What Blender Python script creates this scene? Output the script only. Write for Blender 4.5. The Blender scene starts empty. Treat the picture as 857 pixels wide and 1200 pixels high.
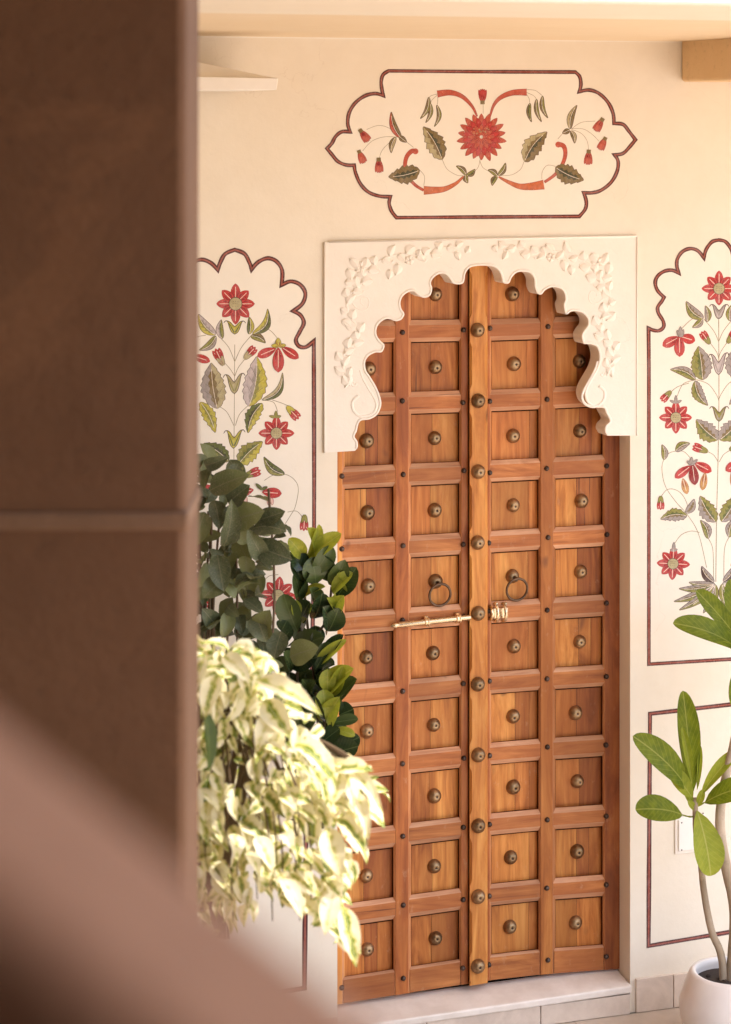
import bpy, math, random
from mathutils import Vector, Matrix
from mathutils.geometry import tessellate_polygon
random.seed(7)
S = bpy.context.scene
C = S.collection
R_ = math.radians

# ------------------------------------------------------------------ camera
F = 2700.0                      # focal length in pixels of the 857x1200 photograph
HY = 135.0                      # picture row of the horizon
TH = R_(18.4)                   # how far the view turns off the wall's normal
CAM = Vector((-3.26, -8.40, 3.39))
FWD = Vector((math.sin(TH), math.cos(TH), 0)); RGT = Vector((math.cos(TH), -math.sin(TH), 0)); UP = Vector((0, 0, 1))
cd = bpy.data.cameras.new('camera'); cam = bpy.data.objects.new('camera', cd); C.objects.link(cam)
cam.location = CAM; cam.rotation_euler = (R_(90), 0, -TH)
cd.sensor_fit = 'VERTICAL'; cd.sensor_height = 36; cd.sensor_width = 36; cd.lens = F / 1200 * 36
cd.shift_y = (HY - 600) / 1200.0; cd.clip_end = 500; cd.clip_start = 0.05
cd.dof.use_dof = True; cd.dof.focus_distance = 8.9; cd.dof.aperture_fstop = 3.1
S.camera = cam
# ------------------------------------------------------------------ light
SUN_EL, SUN_AZ = R_(62), R_(142)      # azimuth clockwise from +Y
w = bpy.data.worlds.new('World'); S.world = w; w.use_nodes = True
nt = w.node_tree; bg = nt.nodes['Background']
sky = nt.nodes.new('ShaderNodeTexSky'); sky.sky_type = 'NISHITA'; sky.sun_disc = False
sky.sun_elevation = SUN_EL; sky.sun_rotation = SUN_AZ; sky.dust_density = 3.0
nt.links.new(sky.outputs[0], bg.inputs[0]); bg.inputs[1].default_value = 0.15
sl = bpy.data.lights.new('sun', 'SUN'); sun = bpy.data.objects.new('sun', sl); C.objects.link(sun)
sl.energy = 2.2; sl.angle = R_(0.5); sl.color = (1.0, 0.92, 0.82)
sdir = Vector((math.sin(SUN_AZ) * math.cos(SUN_EL), math.cos(SUN_AZ) * math.cos(SUN_EL), math.sin(SUN_EL)))
sun.rotation_euler = sdir.to_track_quat('Z', 'Y').to_euler()
S.view_settings.view_transform = 'Standard'; S.view_settings.look = 'None'
S.view_settings.exposure = 1.83; S.view_settings.gamma = 1
S.render.engine = 'CYCLES'

# ------------------------------------------------------------------ measuring helpers: a row/column of the photo -> point on a real plane
def ray(px, py): return FWD * F + RGT * (px - 428.5) + UP * (HY - py)
def W(px, py, y=0.0):
    r = ray(px, py); return CAM + r * ((y - CAM.y) / r.y)
def P(px, py, depth): return CAM + ray(px, py) * (depth / F)
def to_px(p):
    d = p - CAM; z = d.dot(FWD); return (428.5 + F * d.dot(RGT) / z, HY - F * d.z / z)

# ------------------------------------------------------------------ materials
def mat(name, col, rough=0.6, metal=0.0, spec=0.5):
    m = bpy.data.materials.new(name); m.use_nodes = True
    b = m.node_tree.nodes['Principled BSDF']
    b.inputs['Base Color'].default_value = (*col, 1); b.inputs['Roughness'].default_value = rough
    b.inputs['Metallic'].default_value = metal; b.inputs['Specular IOR Level'].default_value = spec
    return m
class NB:
    def __init__(s, m): s.m = m; s.t = m.node_tree; s.b = s.t.nodes['Principled BSDF']
    def n(s, kind, **k):
        o = s.t.nodes.new(kind)
        for a, v in k.items(): setattr(o, a, v)
        return o
    def l(s, a, b): s.t.links.new(a, b)
    def noise(s, vec, scale, detail=4, rough=.55, dist=0):
        o = s.n('ShaderNodeTexNoise'); o.inputs['Scale'].default_value = scale; o.inputs['Detail'].default_value = detail
        o.inputs['Roughness'].default_value = rough; o.inputs['Distortion'].default_value = dist
        if vec: s.l(vec, o.inputs['Vector'])
        return o.outputs['Fac']
    def ramp(s, fac, stops):
        o = s.n('ShaderNodeValToRGB'); e = o.color_ramp.elements
        while len(e) < len(stops): e.new(.5)
        for el, (p, c) in zip(e, stops):
            el.position = p; el.color = (*c, 1) if len(c) == 3 else c
        s.l(fac, o.inputs[0]); return o.outputs[0]
    def mix(s, fac, a, b, mode='MIX'):
        o = s.n('ShaderNodeMix', data_type='RGBA', blend_type=mode)
        for i, v in ((0, fac), (6, a), (7, b)):
            if isinstance(v, (int, float)): o.inputs[i].default_value = v
            elif isinstance(v, tuple): o.inputs[i].default_value = (*v, 1)
            else: s.l(v, o.inputs[i])
        return o.outputs[2]
    def math(s, op, a, b=0.0):
        o = s.n('ShaderNodeMath', operation=op)
        for i, v in ((0, a), (1, b)):
            if isinstance(v, (int, float)): o.inputs[i].default_value = v
            else: s.l(v, o.inputs[i])
        return o.outputs[0]
    def bump(s, h, strength=.3, dist=.01):
        o = s.n('ShaderNodeBump'); o.inputs['Strength'].default_value = strength; o.inputs['Distance'].default_value = dist
        s.l(h, o.inputs['Height']); s.l(o.outputs[0], s.b.inputs['Normal'])
    def coords(s, scale=(1, 1, 1), rnd=True):
        tc = s.n('ShaderNodeTexCoord'); v = tc.outputs['Object']
        if rnd:
            oi = s.n('ShaderNodeObjectInfo'); mu = s.math('MULTIPLY', oi.outputs['Random'], 37.0)
            ad = s.n('ShaderNodeVectorMath', operation='ADD'); s.l(v, ad.inputs[0]); s.l(mu, ad.inputs[1]); v = ad.outputs[0]
        mp = s.n('ShaderNodeMapping'); mp.inputs['Scale'].default_value = scale; s.l(v, mp.inputs[0])
        return mp.outputs[0]
    def rnd(s): return s.n('ShaderNodeObjectInfo').outputs['Random']

def wood(name, dark, mid, light, grain='Z', red=.5):
    m = mat(name, mid, .42, 0, .3); q = NB(m)
    if grain == 'Z': sc, sf = (10, 10, 1.3), (90, 90, 4)
    else: sc, sf = (1.3, 10, 10), (4, 90, 90)
    v = q.coords(sc); n1 = q.noise(v, 1.0, 6, .62, 2.8)
    c = q.ramp(n1, [(.30, dark), (.47, mid), (.66, light)])
    v2 = q.coords(sf); n2 = q.noise(v2, 1.0, 3, .6)
    c2 = q.ramp(n2, [(.3, (.74, .66, .6)), (.6, (1, 1, 1))])
    c = q.mix(.75, c, c2, 'MULTIPLY')
    v3 = q.coords((3.2, 3.2, 1.6)); n3 = q.noise(v3, 1.0, 3, .5)       # broad figure, sapwood next to heartwood
    c = q.mix(q.ramp(n3, [(.4, (0, 0, 0)), (.62, (.55, .55, .55))]), c, dark)
    v4 = q.coords((9, 9, 5)); n4 = q.noise(v4, 1.0, 2, .5)             # knots and stains
    c = q.mix(q.ramp(n4, [(.22, (.8, .8, .8)), (.30, (0, 0, 0))]), c, (.10, .035, .02))
    v5 = q.coords((26, 26, 14)); n5 = q.noise(v5, 1.0, 6, .75)         # dusty scuffs
    c = q.mix(q.ramp(n5, [(.60, (0, 0, 0)), (.72, (.30, .30, .30))]), c, (.55, .36, .22))
    v6 = q.coords((60, 60, 1.6) if grain == 'Z' else (1.6, 60, 60)); n6 = q.noise(v6, 1.0, 2, .5)   # drying cracks along the grain
    c = q.mix(q.ramp(n6, [(.24, (.75, .75, .75)), (.29, (0, 0, 0))]), c, (.06, .02, .01))
    hs = q.n('ShaderNodeHueSaturation'); q.l(c, hs.inputs['Color'])
    q.l(q.math('ADD', q.math('MULTIPLY', q.rnd(), .34), .87), hs.inputs['Value']); q.l(hs.outputs[0], q.b.inputs['Base Color'])
    q.l(q.ramp(n2, [(.3, (.55, .55, .55)), (.7, (.36, .36, .36))]), q.b.inputs['Roughness'])
    q.bump(n2, .35, .002)
    return m
W_GOLD = wood('honey_wood', (0.355, 0.118, 0.025), (0.564, 0.221, 0.048), (0.710, 0.340, 0.088))
W_MID = wood('brown_wood', (0.292, 0.088, 0.019), (0.480, 0.164, 0.036), (0.626, 0.257, 0.065))
W_RED = wood('red_wood', (0.216, 0.060, 0.017), (0.351, 0.106, 0.027), (0.468, 0.168, 0.041))
W_RAIL = wood('rail_wood', (0.271, 0.083, 0.025), (0.428, 0.149, 0.042), (0.564, 0.226, 0.069), 'X')

W_HILITE = wood('highlit_rail_edge_wood', (.42, .20, .105), (.57, .30, .17), (.70, .42, .26), 'X')  # pale pinkish tone paints a sky highlight onto the rail chamfers
W_DEEP = wood('darker_red_wood', (.17, .045, .014), (.27, .078, .022), (.37, .125, .035))
W_EDGE = wood('highlit_stile_edge_wood', (.34, .13, .05), (.52, .22, .09), (.64, .32, .15))  # lighter tone paints the same highlight onto the stile chamfers
def plaster(name, a, b, sc=1.5, bump=.12, rough=.75):
    m = mat(name, a, rough); q = NB(m); v = q.coords((1, 1, 1), False)
    n = q.noise(v, sc, 5, .6); n2 = q.noise(v, 9, 5, .65); n3 = q.noise(v, 60, 4, .6)
    c = q.mix(q.ramp(n, [(.35, (0, 0, 0)), (.65, (1, 1, 1))]), a, b)
    c = q.mix(.35, c, q.ramp(n2, [(.3, (.90, .88, .85)), (.7, (1, 1, 1))]), 'MULTIPLY')
    vo = q.n('ShaderNodeTexVoronoi', feature='DISTANCE_TO_EDGE'); vo.inputs['Scale'].default_value = .9
    dv = q.n('ShaderNodeVectorMath', operation='ADD'); nz = q.n('ShaderNodeTexNoise'); nz.inputs['Scale'].default_value = 3.5; nz.inputs['Detail'].default_value = 6
    q.l(v, nz.inputs['Vector']); q.l(v, dv.inputs[0]); q.l(nz.outputs['Color'], dv.inputs[1]); q.l(dv.outputs[0], vo.inputs['Vector'])
    cr = q.math('MULTIPLY', q.math('LESS_THAN', vo.outputs['Distance'], .0022), q.ramp(n, [(.50, (0, 0, 0)), (.60, (1, 1, 1))]))
    c = q.mix(q.math('MULTIPLY', cr, .14), c, (.45, .33, .22))
    n4 = q.noise(v, 3.2, 6, .7, 1.2); c = q.mix(q.ramp(n4, [(.58, (0, 0, 0)), (.75, (.22, .22, .22))]), c, tuple(k * .82 for k in a))
    q.l(c, q.b.inputs['Base Color'])
    q.bump(q.math('ADD', q.math('ADD', n2, q.math('MULTIPLY', n3, .15)), q.math('MULTIPLY', cr, -.6)), bump, .02); return m
M_WALL = plaster('cream_wall_paint', (.84, .765, .64), (.82, .735, .60))
M_PANEL = plaster('pale_cream_paint', (.87, .81, .71), (.85, .79, .68))
M_ARCH = plaster('ivory_plaster', (.88, .815, .725), (.865, .795, .70), 2.5, .15)
M_WHITE = plaster('white_paint', (.90, .86, .80), (.88, .84, .77), 3, .05)
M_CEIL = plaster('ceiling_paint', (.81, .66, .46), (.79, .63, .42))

def marble(name, a, b, sc=3):
    m = mat(name, a, .35); q = NB(m); v = q.coords()
    n = q.noise(v, sc, 7, .65, 1.5); n2 = q.noise(v, sc * 5, 5, .6)
    c = q.mix(q.ramp(n, [(.38, (0, 0, 0)), (.62, (1, 1, 1))]), a, b)
    c = q.mix(.5, c, q.ramp(n2, [(.35, (.8, .77, .75)), (.6, (1, 1, 1))]), 'MULTIPLY')
    q.l(c, q.b.inputs['Base Color']); q.bump(n2, .15, .004); return m
M_SILL = marble('sill_marble', (.86, .79, .71), (.79, .71, .62), 2.2)
M_SKIRT = marble('skirting_marble', (.74, .62, .51), (.62, .51, .42), 3)
M_FLOOR = marble('floor_stone', (.56, .46, .37), (.48, .39, .30), 1.6)

def stone(name, a, b):
    m = mat(name, a, .85); q = NB(m); v = q.coords()
    n = q.noise(v, 3, 6, .6, .5); n2 = q.noise(v, 26, 6, .7)
    c = q.mix(q.ramp(n, [(.35, (0, 0, 0)), (.68, (1, 1, 1))]), a, b)
    n7 = q.noise(v, 1.7, 6, .68, .8); c = q.mix(q.ramp(n7, [(.56, (0, 0, 0)), (.63, (.45, .45, .45))]), c, tuple(min(.8, k * 1.4) for k in a))
    c = q.mix(q.ramp(n2, [(.3, (.35, .35, .35)), (.42, (0, 0, 0))]), c, tuple(k * .5 for k in b)); q.l(c, q.b.inputs['Base Color'])
    q.bump(q.math('ADD', n, q.math('MULTIPLY', n2, .5)), .4, .02); return m
M_STONE = stone('brown_sandstone', (.16, .072, .029), (.13, .057, .022))
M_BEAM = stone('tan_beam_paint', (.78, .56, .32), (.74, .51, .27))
M_COPING = stone('pink_sandstone', (.66, .33, .185), (.58, .28, .155))

def metal(name, a, b, rough):
    m = mat(name, a, rough, .9); q = NB(m); v = q.coords()
    n = q.noise(v, 45, 4, .6)
    c = q.ramp(n, [(.35, a), (.65, b)]); hs = q.n('ShaderNodeHueSaturation'); q.l(c, hs.inputs['Color'])
    q.l(q.math('ADD', q.math('MULTIPLY', q.rnd(), .5), .72), hs.inputs['Value']); q.l(hs.outputs[0], q.b.inputs['Base Color'])
    q.l(q.ramp(n, [(.3, (rough - .1,) * 3), (.7, (rough + .12,) * 3)]), q.b.inputs['Roughness']); q.bump(n, .12, .002); return m
M_BRASS = metal('aged_brass', (.25, .15, .075), (.38, .26, .145), .42)
M_IRON = metal('dark_iron', (.06, .045, .04), (.13, .09, .07), .45)
M_RING = metal('dark_ring_brass', (.09, .055, .035), (.17, .11, .07), .38)
M_GOLD = metal('polished_brass', (.76, .58, .36), (.84, .68, .46), .26)
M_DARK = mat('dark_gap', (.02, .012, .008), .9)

def paint(name, col, var=.14):
    m = mat(name, col, .75, 0, .25); q = NB(m); v = q.coords((1, 1, 1), False); n = q.noise(v, 55, 4, .65)
    lo = tuple(c * (1 - var * 1.5) for c in col); hi = tuple(min(.95, c * (1 + var)) for c in col)
    c = q.ramp(n, [(.33, lo), (.66, hi)]); n2 = q.noise(v, 14, 5, .7, 1.0); n3 = q.noise(v, 170, 2, .6)
    c = q.mix(q.ramp(n2, [(.42, (0, 0, 0)), (.68, (.22, .22, .22))]), c, tuple(min(.9, k * .45 + .33) for k in col))       # thin, faded washes
    c = q.mix(q.ramp(n3, [(.64, (0, 0, 0)), (.74, (.5, .5, .5))]), c, (.84, .76, .64))                                   # specks of bare wall
    q.l(c, q.b.inputs['Base Color']); return m
PC = dict(red=(.50, .05, .045), dred=(.27, .025, .025), coral=(.50, .10, .06), orange=(.56, .15, .06), line=(.88, .74, .62),
          dark=(.075, .04, .03), olive=(.27, .25, .06), brol=(.215, .15, .06), khaki=(.44, .37, .20), grey=(.34, .29, .26),
          lilac=(.52, .44, .42), yel=(.50, .43, .07), green=(.13, .145, .04), dkgreen=(.07, .07, .035), ochre=(.55, .30, .10),
          bdark=(.10, .030, .026), bred=(.34, .095, .065), bviol=(.16, .045, .06), stem=(.33, .27, .16), pink=(.72, .42, .35))
PM = {k: paint('paint_' + k, v) for k, v in PC.items()}

def leafmat(name, stops, vein, trans=.35, rough=.38, varieg=None, dust=0.0, spec=.4):
    m = mat(name, stops[0], rough, 0, spec); q = NB(m)
    uv = q.n('ShaderNodeUVMap'); sp = q.n('ShaderNodeSeparateXYZ'); q.l(uv.outputs[0], sp.inputs[0])
    x = q.math('ABSOLUTE', q.math('SUBTRACT', sp.outputs[0], .5)); y = sp.outputs[1]
    v = q.coords(); n = q.noise(v, 9, 4, .6)
    if varieg:
        n5 = q.noise(v, 5.0, 4, .65)
        f = q.math('ADD', q.math('MULTIPLY', x, 1.9), q.math('MULTIPLY', n5, 1.3))
        f = q.math('MULTIPLY', q.math('ADD', f, q.math('MULTIPLY', q.rnd(), .35)), .8)
        c = q.ramp(f, [(.62, varieg[0]), (.72, varieg[1]), (.81, varieg[2]), (1.02, varieg[3])])
    else:
        c = q.mix(q.ramp(n, [(.3, (0, 0, 0)), (.7, (1, 1, 1))]), stops[0], stops[1])
        if len(stops) > 2:
            c = q.mix(q.ramp(q.math('ADD', q.rnd(), q.math('MULTIPLY', y, .25)), [(.55, (0, 0, 0)), (.9, (1, 1, 1))]), c, stops[2])
    # veins: midrib and slanting side veins
    sv = q.math('FRACT', q.math('MULTIPLY', q.math('SUBTRACT', y, q.math('MULTIPLY', x, .55)), 11.0))
    sv = q.math('LESS_THAN', sv, .13); mr = q.math('LESS_THAN', x, .022)
    vm = q.math('MAXIMUM', mr, q.math('MULTIPLY', sv, .35))
    c = q.mix(q.math('MULTIPLY', vm, .6), c, vein)
    if dust:
        nd = q.noise(v, 34, 5, .7); c = q.mix(q.ramp(nd, [(.52, (0, 0, 0)), (.72, (dust,) * 3)]), c, (.36, .31, .24))
    q.l(c, q.b.inputs['Base Color'])
    tr = q.n('ShaderNodeBsdfTranslucent'); q.l(q.mix(.5, c, (1, 1, .4), 'MULTIPLY'), tr.inputs[0])
    mx = q.n('ShaderNodeMixShader'); mx.inputs[0].default_value = trans
    q.l(q.b.outputs[0], mx.inputs[1]); q.l(tr.outputs[0], mx.inputs[2])
    q.l(mx.outputs[0], q.t.nodes['Material Output'].inputs[0])
    q.bump(vm, .25, .002); return m
M_LDARK = leafmat('dusty_dark_leaf', ((.095, .115, .050), (.050, .064, .030), (.165, .185, .065)), (.19, .19, .11), .15, .48, dust=.5)
M_LFIC = leafmat('glossy_green_leaf', ((.035, .060, .022), (.020, .036, .016), (.07, .10, .03)), (.12, .16, .06), .15, .26)
M_LNEW = leafmat('young_yellow_green_leaf', ((.46, .48, .055), (.30, .36, .045)), (.55, .55, .14), .45, .36)
M_LPLU = leafmat('plumeria_leaf', ((.20, .25, .018), (.105, .15, .012)), (.40, .42, .10), .42, .5, spec=.22)
M_LPLU2 = leafmat('pale_plumeria_leaf', ((.36, .40, .045), (.26, .32, .03)), (.5, .50, .15), .45, .5, spec=.22)
M_LVAR = leafmat('cream_variegated_leaf', ((.8, .75, .5),), (.62, .60, .32), .38, .5, spec=.2,
                 varieg=((.11, .17, .02), (.40, .42, .07), (.72, .65, .38), (.82, .76, .56)))
M_STEMG = mat('brown_stem', (.12, .075, .04), .8)
M_PSTEM = stone('grey_plumeria_bark', (.42, .33, .24), (.30, .23, .15))
M_SOIL = stone('dark_soil', (.045, .028, .02), (.02, .014, .01))
M_POT = mat('white_glazed_pot', (.80, .76, .73), .28); _q = NB(M_POT); _n = _q.noise(_q.coords(), 7, 5, .6)
_q.l(_q.ramp(_n, [(.3, (.76, .71, .68)), (.7, (.83, .80, .77))]), _q.b.inputs['Base Color'])
M_TERRA = stone('terracotta', (.40, .17, .09), (.32, .13, .07))

# ------------------------------------------------------------------ mesh helpers
def tag(o, label=None, cat=None, group=None, kind=None):
    if label: o['label'] = label
    if cat: o['category'] = cat
    if group: o['group'] = group
    if kind: o['kind'] = kind
    return o
def empty(name, loc, label, cat, group=None):
    o = bpy.data.objects.new(name, None); C.objects.link(o); o.location = loc; o.empty_display_size = .1
    return tag(o, label, cat, group)
def wloc(o):
    v = o.location.copy(); p = o.parent
    while p: v += p.location; p = p.parent
    return v
class MB:
    def __init__(s): s.v = []; s.f = []; s.m = []; s.uv = None
    def face(s, pts, mi=0):
        i = len(s.v); s.v += [Vector(p) for p in pts]; s.f.append(tuple(range(i, i + len(pts)))); s.m.append(mi)
    def ngon(s, pts, mi=0):
        i = len(s.v); s.v += [Vector(p) for p in pts]
        for t in tessellate_polygon([[Vector((p[0], p[2], 0)) for p in pts]]):
            s.f.append(tuple(i + k for k in t)); s.m.append(mi)
    def hexa(s, a, b, mi=0):       # a: front quad, b: back quad (same order)
        i = len(s.v); s.v += [Vector(p) for p in list(a) + list(b)]
        for f in ((0, 1, 2, 3), (7, 6, 5, 4), (0, 4, 5, 1), (1, 5, 6, 2), (2, 6, 7, 3), (3, 7, 4, 0)):
            s.f.append(tuple(i + k for k in f)); s.m.append(mi)
    def box(s, x0, x1, y0, y1, z0, z1, mi=0):
        s.hexa([(x0, y0, z0), (x1, y0, z0), (x1, y0, z1), (x0, y0, z1)], [(x0, y1, z0), (x1, y1, z0), (x1, y1, z1), (x0, y1, z1)], mi)
    def tube(s, pts, r, n=8, mi=0, flat=1.0, cap=True):
        pts = [Vector(p) for p in pts]; rs = r if isinstance(r, (list, tuple)) else [r] * len(pts); base = len(s.v)
        for k, p in enumerate(pts):
            d = (pts[min(k + 1, len(pts) - 1)] - pts[max(k - 1, 0)]).normalized()
            a = d.orthogonal().normalized() if abs(d.y) > .9 else d.cross(Vector((0, 1, 0))).normalized(); b = d.cross(a).normalized()
            for j in range(n):
                t = 2 * math.pi * j / n; s.v.append(p + a * math.cos(t) * rs[k] + b * math.sin(t) * rs[k] * flat)
        for k in range(len(pts) - 1):
            for j in range(n):
                s.f.append((base + k * n + j, base + k * n + (j + 1) % n, base + (k + 1) * n + (j + 1) % n, base + (k + 1) * n + j)); s.m.append(mi)
        if cap:
            s.f.append(tuple(base + j for j in range(n))[::-1]); s.m.append(mi)
            s.f.append(tuple(base + (len(pts) - 1) * n + j for j in range(n))); s.m.append(mi)
    def lathe(s, c, axis, prof, n=24, mi=0):    # prof: (radius, height along axis)
        c = Vector(c); ax = Vector(axis).normalized(); a = ax.orthogonal().normalized(); b = ax.cross(a); base = len(s.v)
        for r, h in prof:
            for j in range(n):
                t = 2 * math.pi * j / n; s.v.append(c + ax * h + (a * math.cos(t) + b * math.sin(t)) * max(r, 1e-5))
        for k in range(len(prof) - 1):
            for j in range(n):
                s.f.append((base + k * n + j, base + k * n + (j + 1) % n, base + (k + 1) * n + (j + 1) % n, base + (k + 1) * n + j))
                s.m.append(mi[k] if isinstance(mi, (list, tuple)) else mi)
    def build(s, name, mats, parent=None, smooth=False, origin=None, label=None, fix=True):
        mats = mats if isinstance(mats, (list, tuple)) else [mats]
        lo = Vector([min(v[i] for v in s.v) for i in range(3)]); hi = Vector([max(v[i] for v in s.v) for i in range(3)])
        o0 = Vector(origin) if origin is not None else (lo + hi) / 2
        me = bpy.data.meshes.new(name); me.from_pydata([v - o0 for v in s.v], [], s.f)
        for m in mats: me.materials.append(m)
        for p, i in zip(me.polygons, s.m): p.material_index = i; p.use_smooth = smooth
        if fix:
            import bmesh
            bm = bmesh.new(); bm.from_mesh(me); bmesh.ops.recalc_face_normals(bm, faces=bm.faces); bm.to_mesh(me); bm.free()
        o = bpy.data.objects.new(name, me); C.objects.link(o)
        if parent is not None: o.parent = parent; o.location = o0 - wloc(parent)
        else: o.location = o0
        if label: o['label'] = label
        return o
def inst(name, me, loc, parent=None, label=None):
    o = bpy.data.objects.new(name, me); C.objects.link(o)
    if parent is not None: o.parent = parent; o.location = Vector(loc) - wloc(parent)
    else: o.location = loc
    if label: o['label'] = label
    return o
def bevel(o, wd=.004, seg=2):
    b = o.modifiers.new('bevel', 'BEVEL'); b.width = wd; b.segments = seg; b.limit_method = 'ANGLE'; return o
def catmull(pts, n=6, closed=False):
    if len(pts) < 3: return list(pts)
    out = []; N = len(pts); rng = range(N if closed else N - 1)
    g = (lambda i: pts[i % N]) if closed else (lambda i: pts[max(0, min(N - 1, i))])
    for i in rng:
        p0, p1, p2, p3 = g(i - 1), g(i), g(i + 1), g(i + 2)
        for k in range(n):
            t = k / n
            out.append(tuple(.5 * (2 * b + (c - a) * t + (2 * a - 5 * b + 4 * c - d) * t * t + (3 * b - a - 3 * c + d) * t ** 3) for a, b, c, d in zip(p0, p1, p2, p3)))
    if not closed: out.append(tuple(pts[-1]))
    return out
def segs(ss, n=5):           # smooth within each segment, sharp where they meet
    out = []
    for s_ in ss:
        c = catmull(s_, n)
        out += c if not out else c[1:]
    return out

# ================================================================== THE BUILDING
YF = .10                                    # face of the door leaves behind the wall face
XL = W(395.5, 700, 0).x                     # doorway, left and right edges of the wall
XR = W(738.6, 900, 0).x
ZF = W(744, 1186, 0).z                      # veranda floor
ZC = W(560, 46, 0).z                        # ceiling
ZS = W(737.5, 1153, 0).z                    # sill top at the front
ZOP = W(560, 298, 0).z                      # lintel height of the rough opening
wx0, wx1 = -6.0, 3.4
wall = MB()
def wrect(x0, x1, z0, z1): wall.face([(x0, 0, z0), (x1, 0, z0), (x1, 0, z1), (x0, 0, z1)])
wrect(wx0, XL, ZF, ZOP); wrect(XR, wx1, ZF, ZOP)
wrect(wx0, XL, ZOP, ZC + .3); wrect(XL, XR, ZOP, ZC + .3); wrect(XR, wx1, ZOP, ZC + .3)
wall.face([(XL, 0, ZF), (XL, .28, ZF), (XL, .28, ZOP), (XL, 0, ZOP)])
wall.face([(XR, 0, ZF), (XR, .28, ZF), (XR, .28, ZOP), (XR, 0, ZOP)])
wall.face([(XL, 0, ZOP), (XR, 0, ZOP), (XR, .28, ZOP), (XL, .28, ZOP)])
wall.box(wx0, wx1, .28, .32, ZF, ZC + .3)
wo = wall.build('wall', M_WALL, fix=False); tag(wo, 'cream plastered wall with painted panels around the carved wooden double door', 'wall')

# ceiling of the veranda, its front beam, and a roof edge
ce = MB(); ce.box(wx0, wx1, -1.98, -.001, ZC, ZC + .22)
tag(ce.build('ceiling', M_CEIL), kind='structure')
fb = MB(); fb.box(wx0, wx1, -2.85, -1.984, ZC - .004, ZC + .42)
tag(bevel(fb.build('roof_edge_beam', M_WALL), .01), 'pale painted beam along the outer edge of the veranda ceiling', 'beam')
co = MB(); co.tube([(wx0, -.001, ZC + .0), (W(800, 50).x, -.001, ZC + .0)], .004, 8)
tag(co.build('cornice_line', M_PANEL), 'thin plaster bead where the ceiling meets the wall', 'moulding')
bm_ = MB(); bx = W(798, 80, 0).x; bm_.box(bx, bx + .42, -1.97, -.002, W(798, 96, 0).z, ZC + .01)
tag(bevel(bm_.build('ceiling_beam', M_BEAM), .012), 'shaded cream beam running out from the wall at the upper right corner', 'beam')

# floor: slabs near the door, a sheet beyond
fl = MB(); fl.face([(-60, -60, ZF - .03), (60, -60, ZF - .03), (60, 60, ZF - .03), (-60, 60, ZF - .03)])
floor = tag(fl.build('floor', M_FLOOR, fix=False), kind='structure')
sx = .6
for i in range(9):
    for j in range(6):
        x0 = -2.6 + i * sx; y1 = -.012 - j * sx
        t = MB(); t.box(x0 + .0015, x0 + sx - .0015, y1 - sx + .0015, y1 - .0015, ZF - .028, ZF)
        t.build('floor_tile', M_FLOOR, floor)
# threshold: marble top slab over a riser
sill = empty('door_sill', ((XL + XR) / 2, -.01, ZF), 'pale marble threshold step under the wooden double door', 'step')
zb = W(727, 1136, YF).z
t = MB(); t.hexa([(XL + .002, -.022, ZS - .045), (XR - .002, -.022, ZS - .03), (XR - .002, -.022, ZS), (XL + .002, -.022, ZS - .018)],
                 [(XL + .002, YF + .05, ZS - .045), (XR - .002, YF + .05, ZS - .03), (XR - .002, YF + .05, zb + .001), (XL + .002, YF + .05, zb - .008)])
bevel(t.build('top_slab', M_SILL, sill), .006)
xs = [XL + .002, XL + .36, XR - .39, XR - .004]
for a, b in zip(xs[:-1], xs[1:]):
    t = MB(); t.box(a, b - .003, -.014, .05, ZF + .001, ZS - .03 - .006); bevel(t.build('riser_tile', M_SKIRT, sill), .002)
# marble skirting
for side in (0, 1):
    sk = empty('skirting', ((XR + .1 if side else XL - .5), -.008, ZF), 'grey marble skirting tiles along the foot of the wall %s the door' % ('right of' if side else 'left of, behind the plants beside'), 'skirting', None)
    x = XR + .022 if side else XL - .002
    wd = [.165, .33, .33, .33, .33] if side else [.33] * 9
    for q_ in wd:
        a, b = (x, x + q_ - .003) if side else (x - q_ + .003, x)
        t = MB(); t.box(a, b, -.013, .004, ZF + .001, W(770, 1143).z + random.uniform(-.002, .002)); bevel(t.build('skirting_tile', M_SKIRT, sk), .002)
        x = x + q_ if side else x - q_

# ------------------------------------------------------------------ carved arch surround
A3 = lambda x, y: (370 + x / 4.285, 270 + y / 4.285)
A4 = lambda x, y: (560 + x / 4.285, 270 + y / 4.285)
YA = -.009; YB = .078
Lp = [A3(*p) for p in [(195,1110),(209,1092),(210,1062),(195,1035),(205,1010),(222,958),(270,948),(308,925),(328,882),(325,840),(302,782),(270,730),(252,700),(248,662),(264,632),(298,613),(332,610),(345,576),(325,555),(308,530),(304,500),(316,470),(343,448),(370,444),(402,455),(430,447),(445,420),(431,395),(425,365),(434,335),(458,313),(490,305),(515,325),(545,338),(574,326),(585,292),(578,266),(589,240),(618,219),(650,219),(675,245),(692,267),(740,265),(752,215),(775,186),(812,177)]]
Rp = [A4(*p) for p in [(30,176),(72,180),(104,200),(120,235),(127,262),(156,265),(170,236),(194,212),(224,207),(262,214),(283,245),(286,285),(300,316),(320,320),(338,300),(366,286),(402,287),(430,306),(440,345),(431,375),(440,418),(452,419),(466,408),(492,405),(524,414),(550,440),(553,475),(534,502),(522,530),(530,566),(548,570),(574,573),(600,588),(611,638),(598,690),(563,752),(543,792),(538,832),(553,868),(590,889),(632,891),(645,918),(663,955),(643,980),(638,1005),(652,1031)]]
def dens(pts, n):             # gentle smoothing that keeps the cusps
    return catmull(pts, n)
inner = [W(*p, YA) for p in dens(Lp, 4)] + [W(*p, YA) for p in dens(Rp, 4)]
zb0 = W(394, 530, YA).z; zb1 = W(745, 510.5, YA).z
inner[0].z = zb0 + .002
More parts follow.
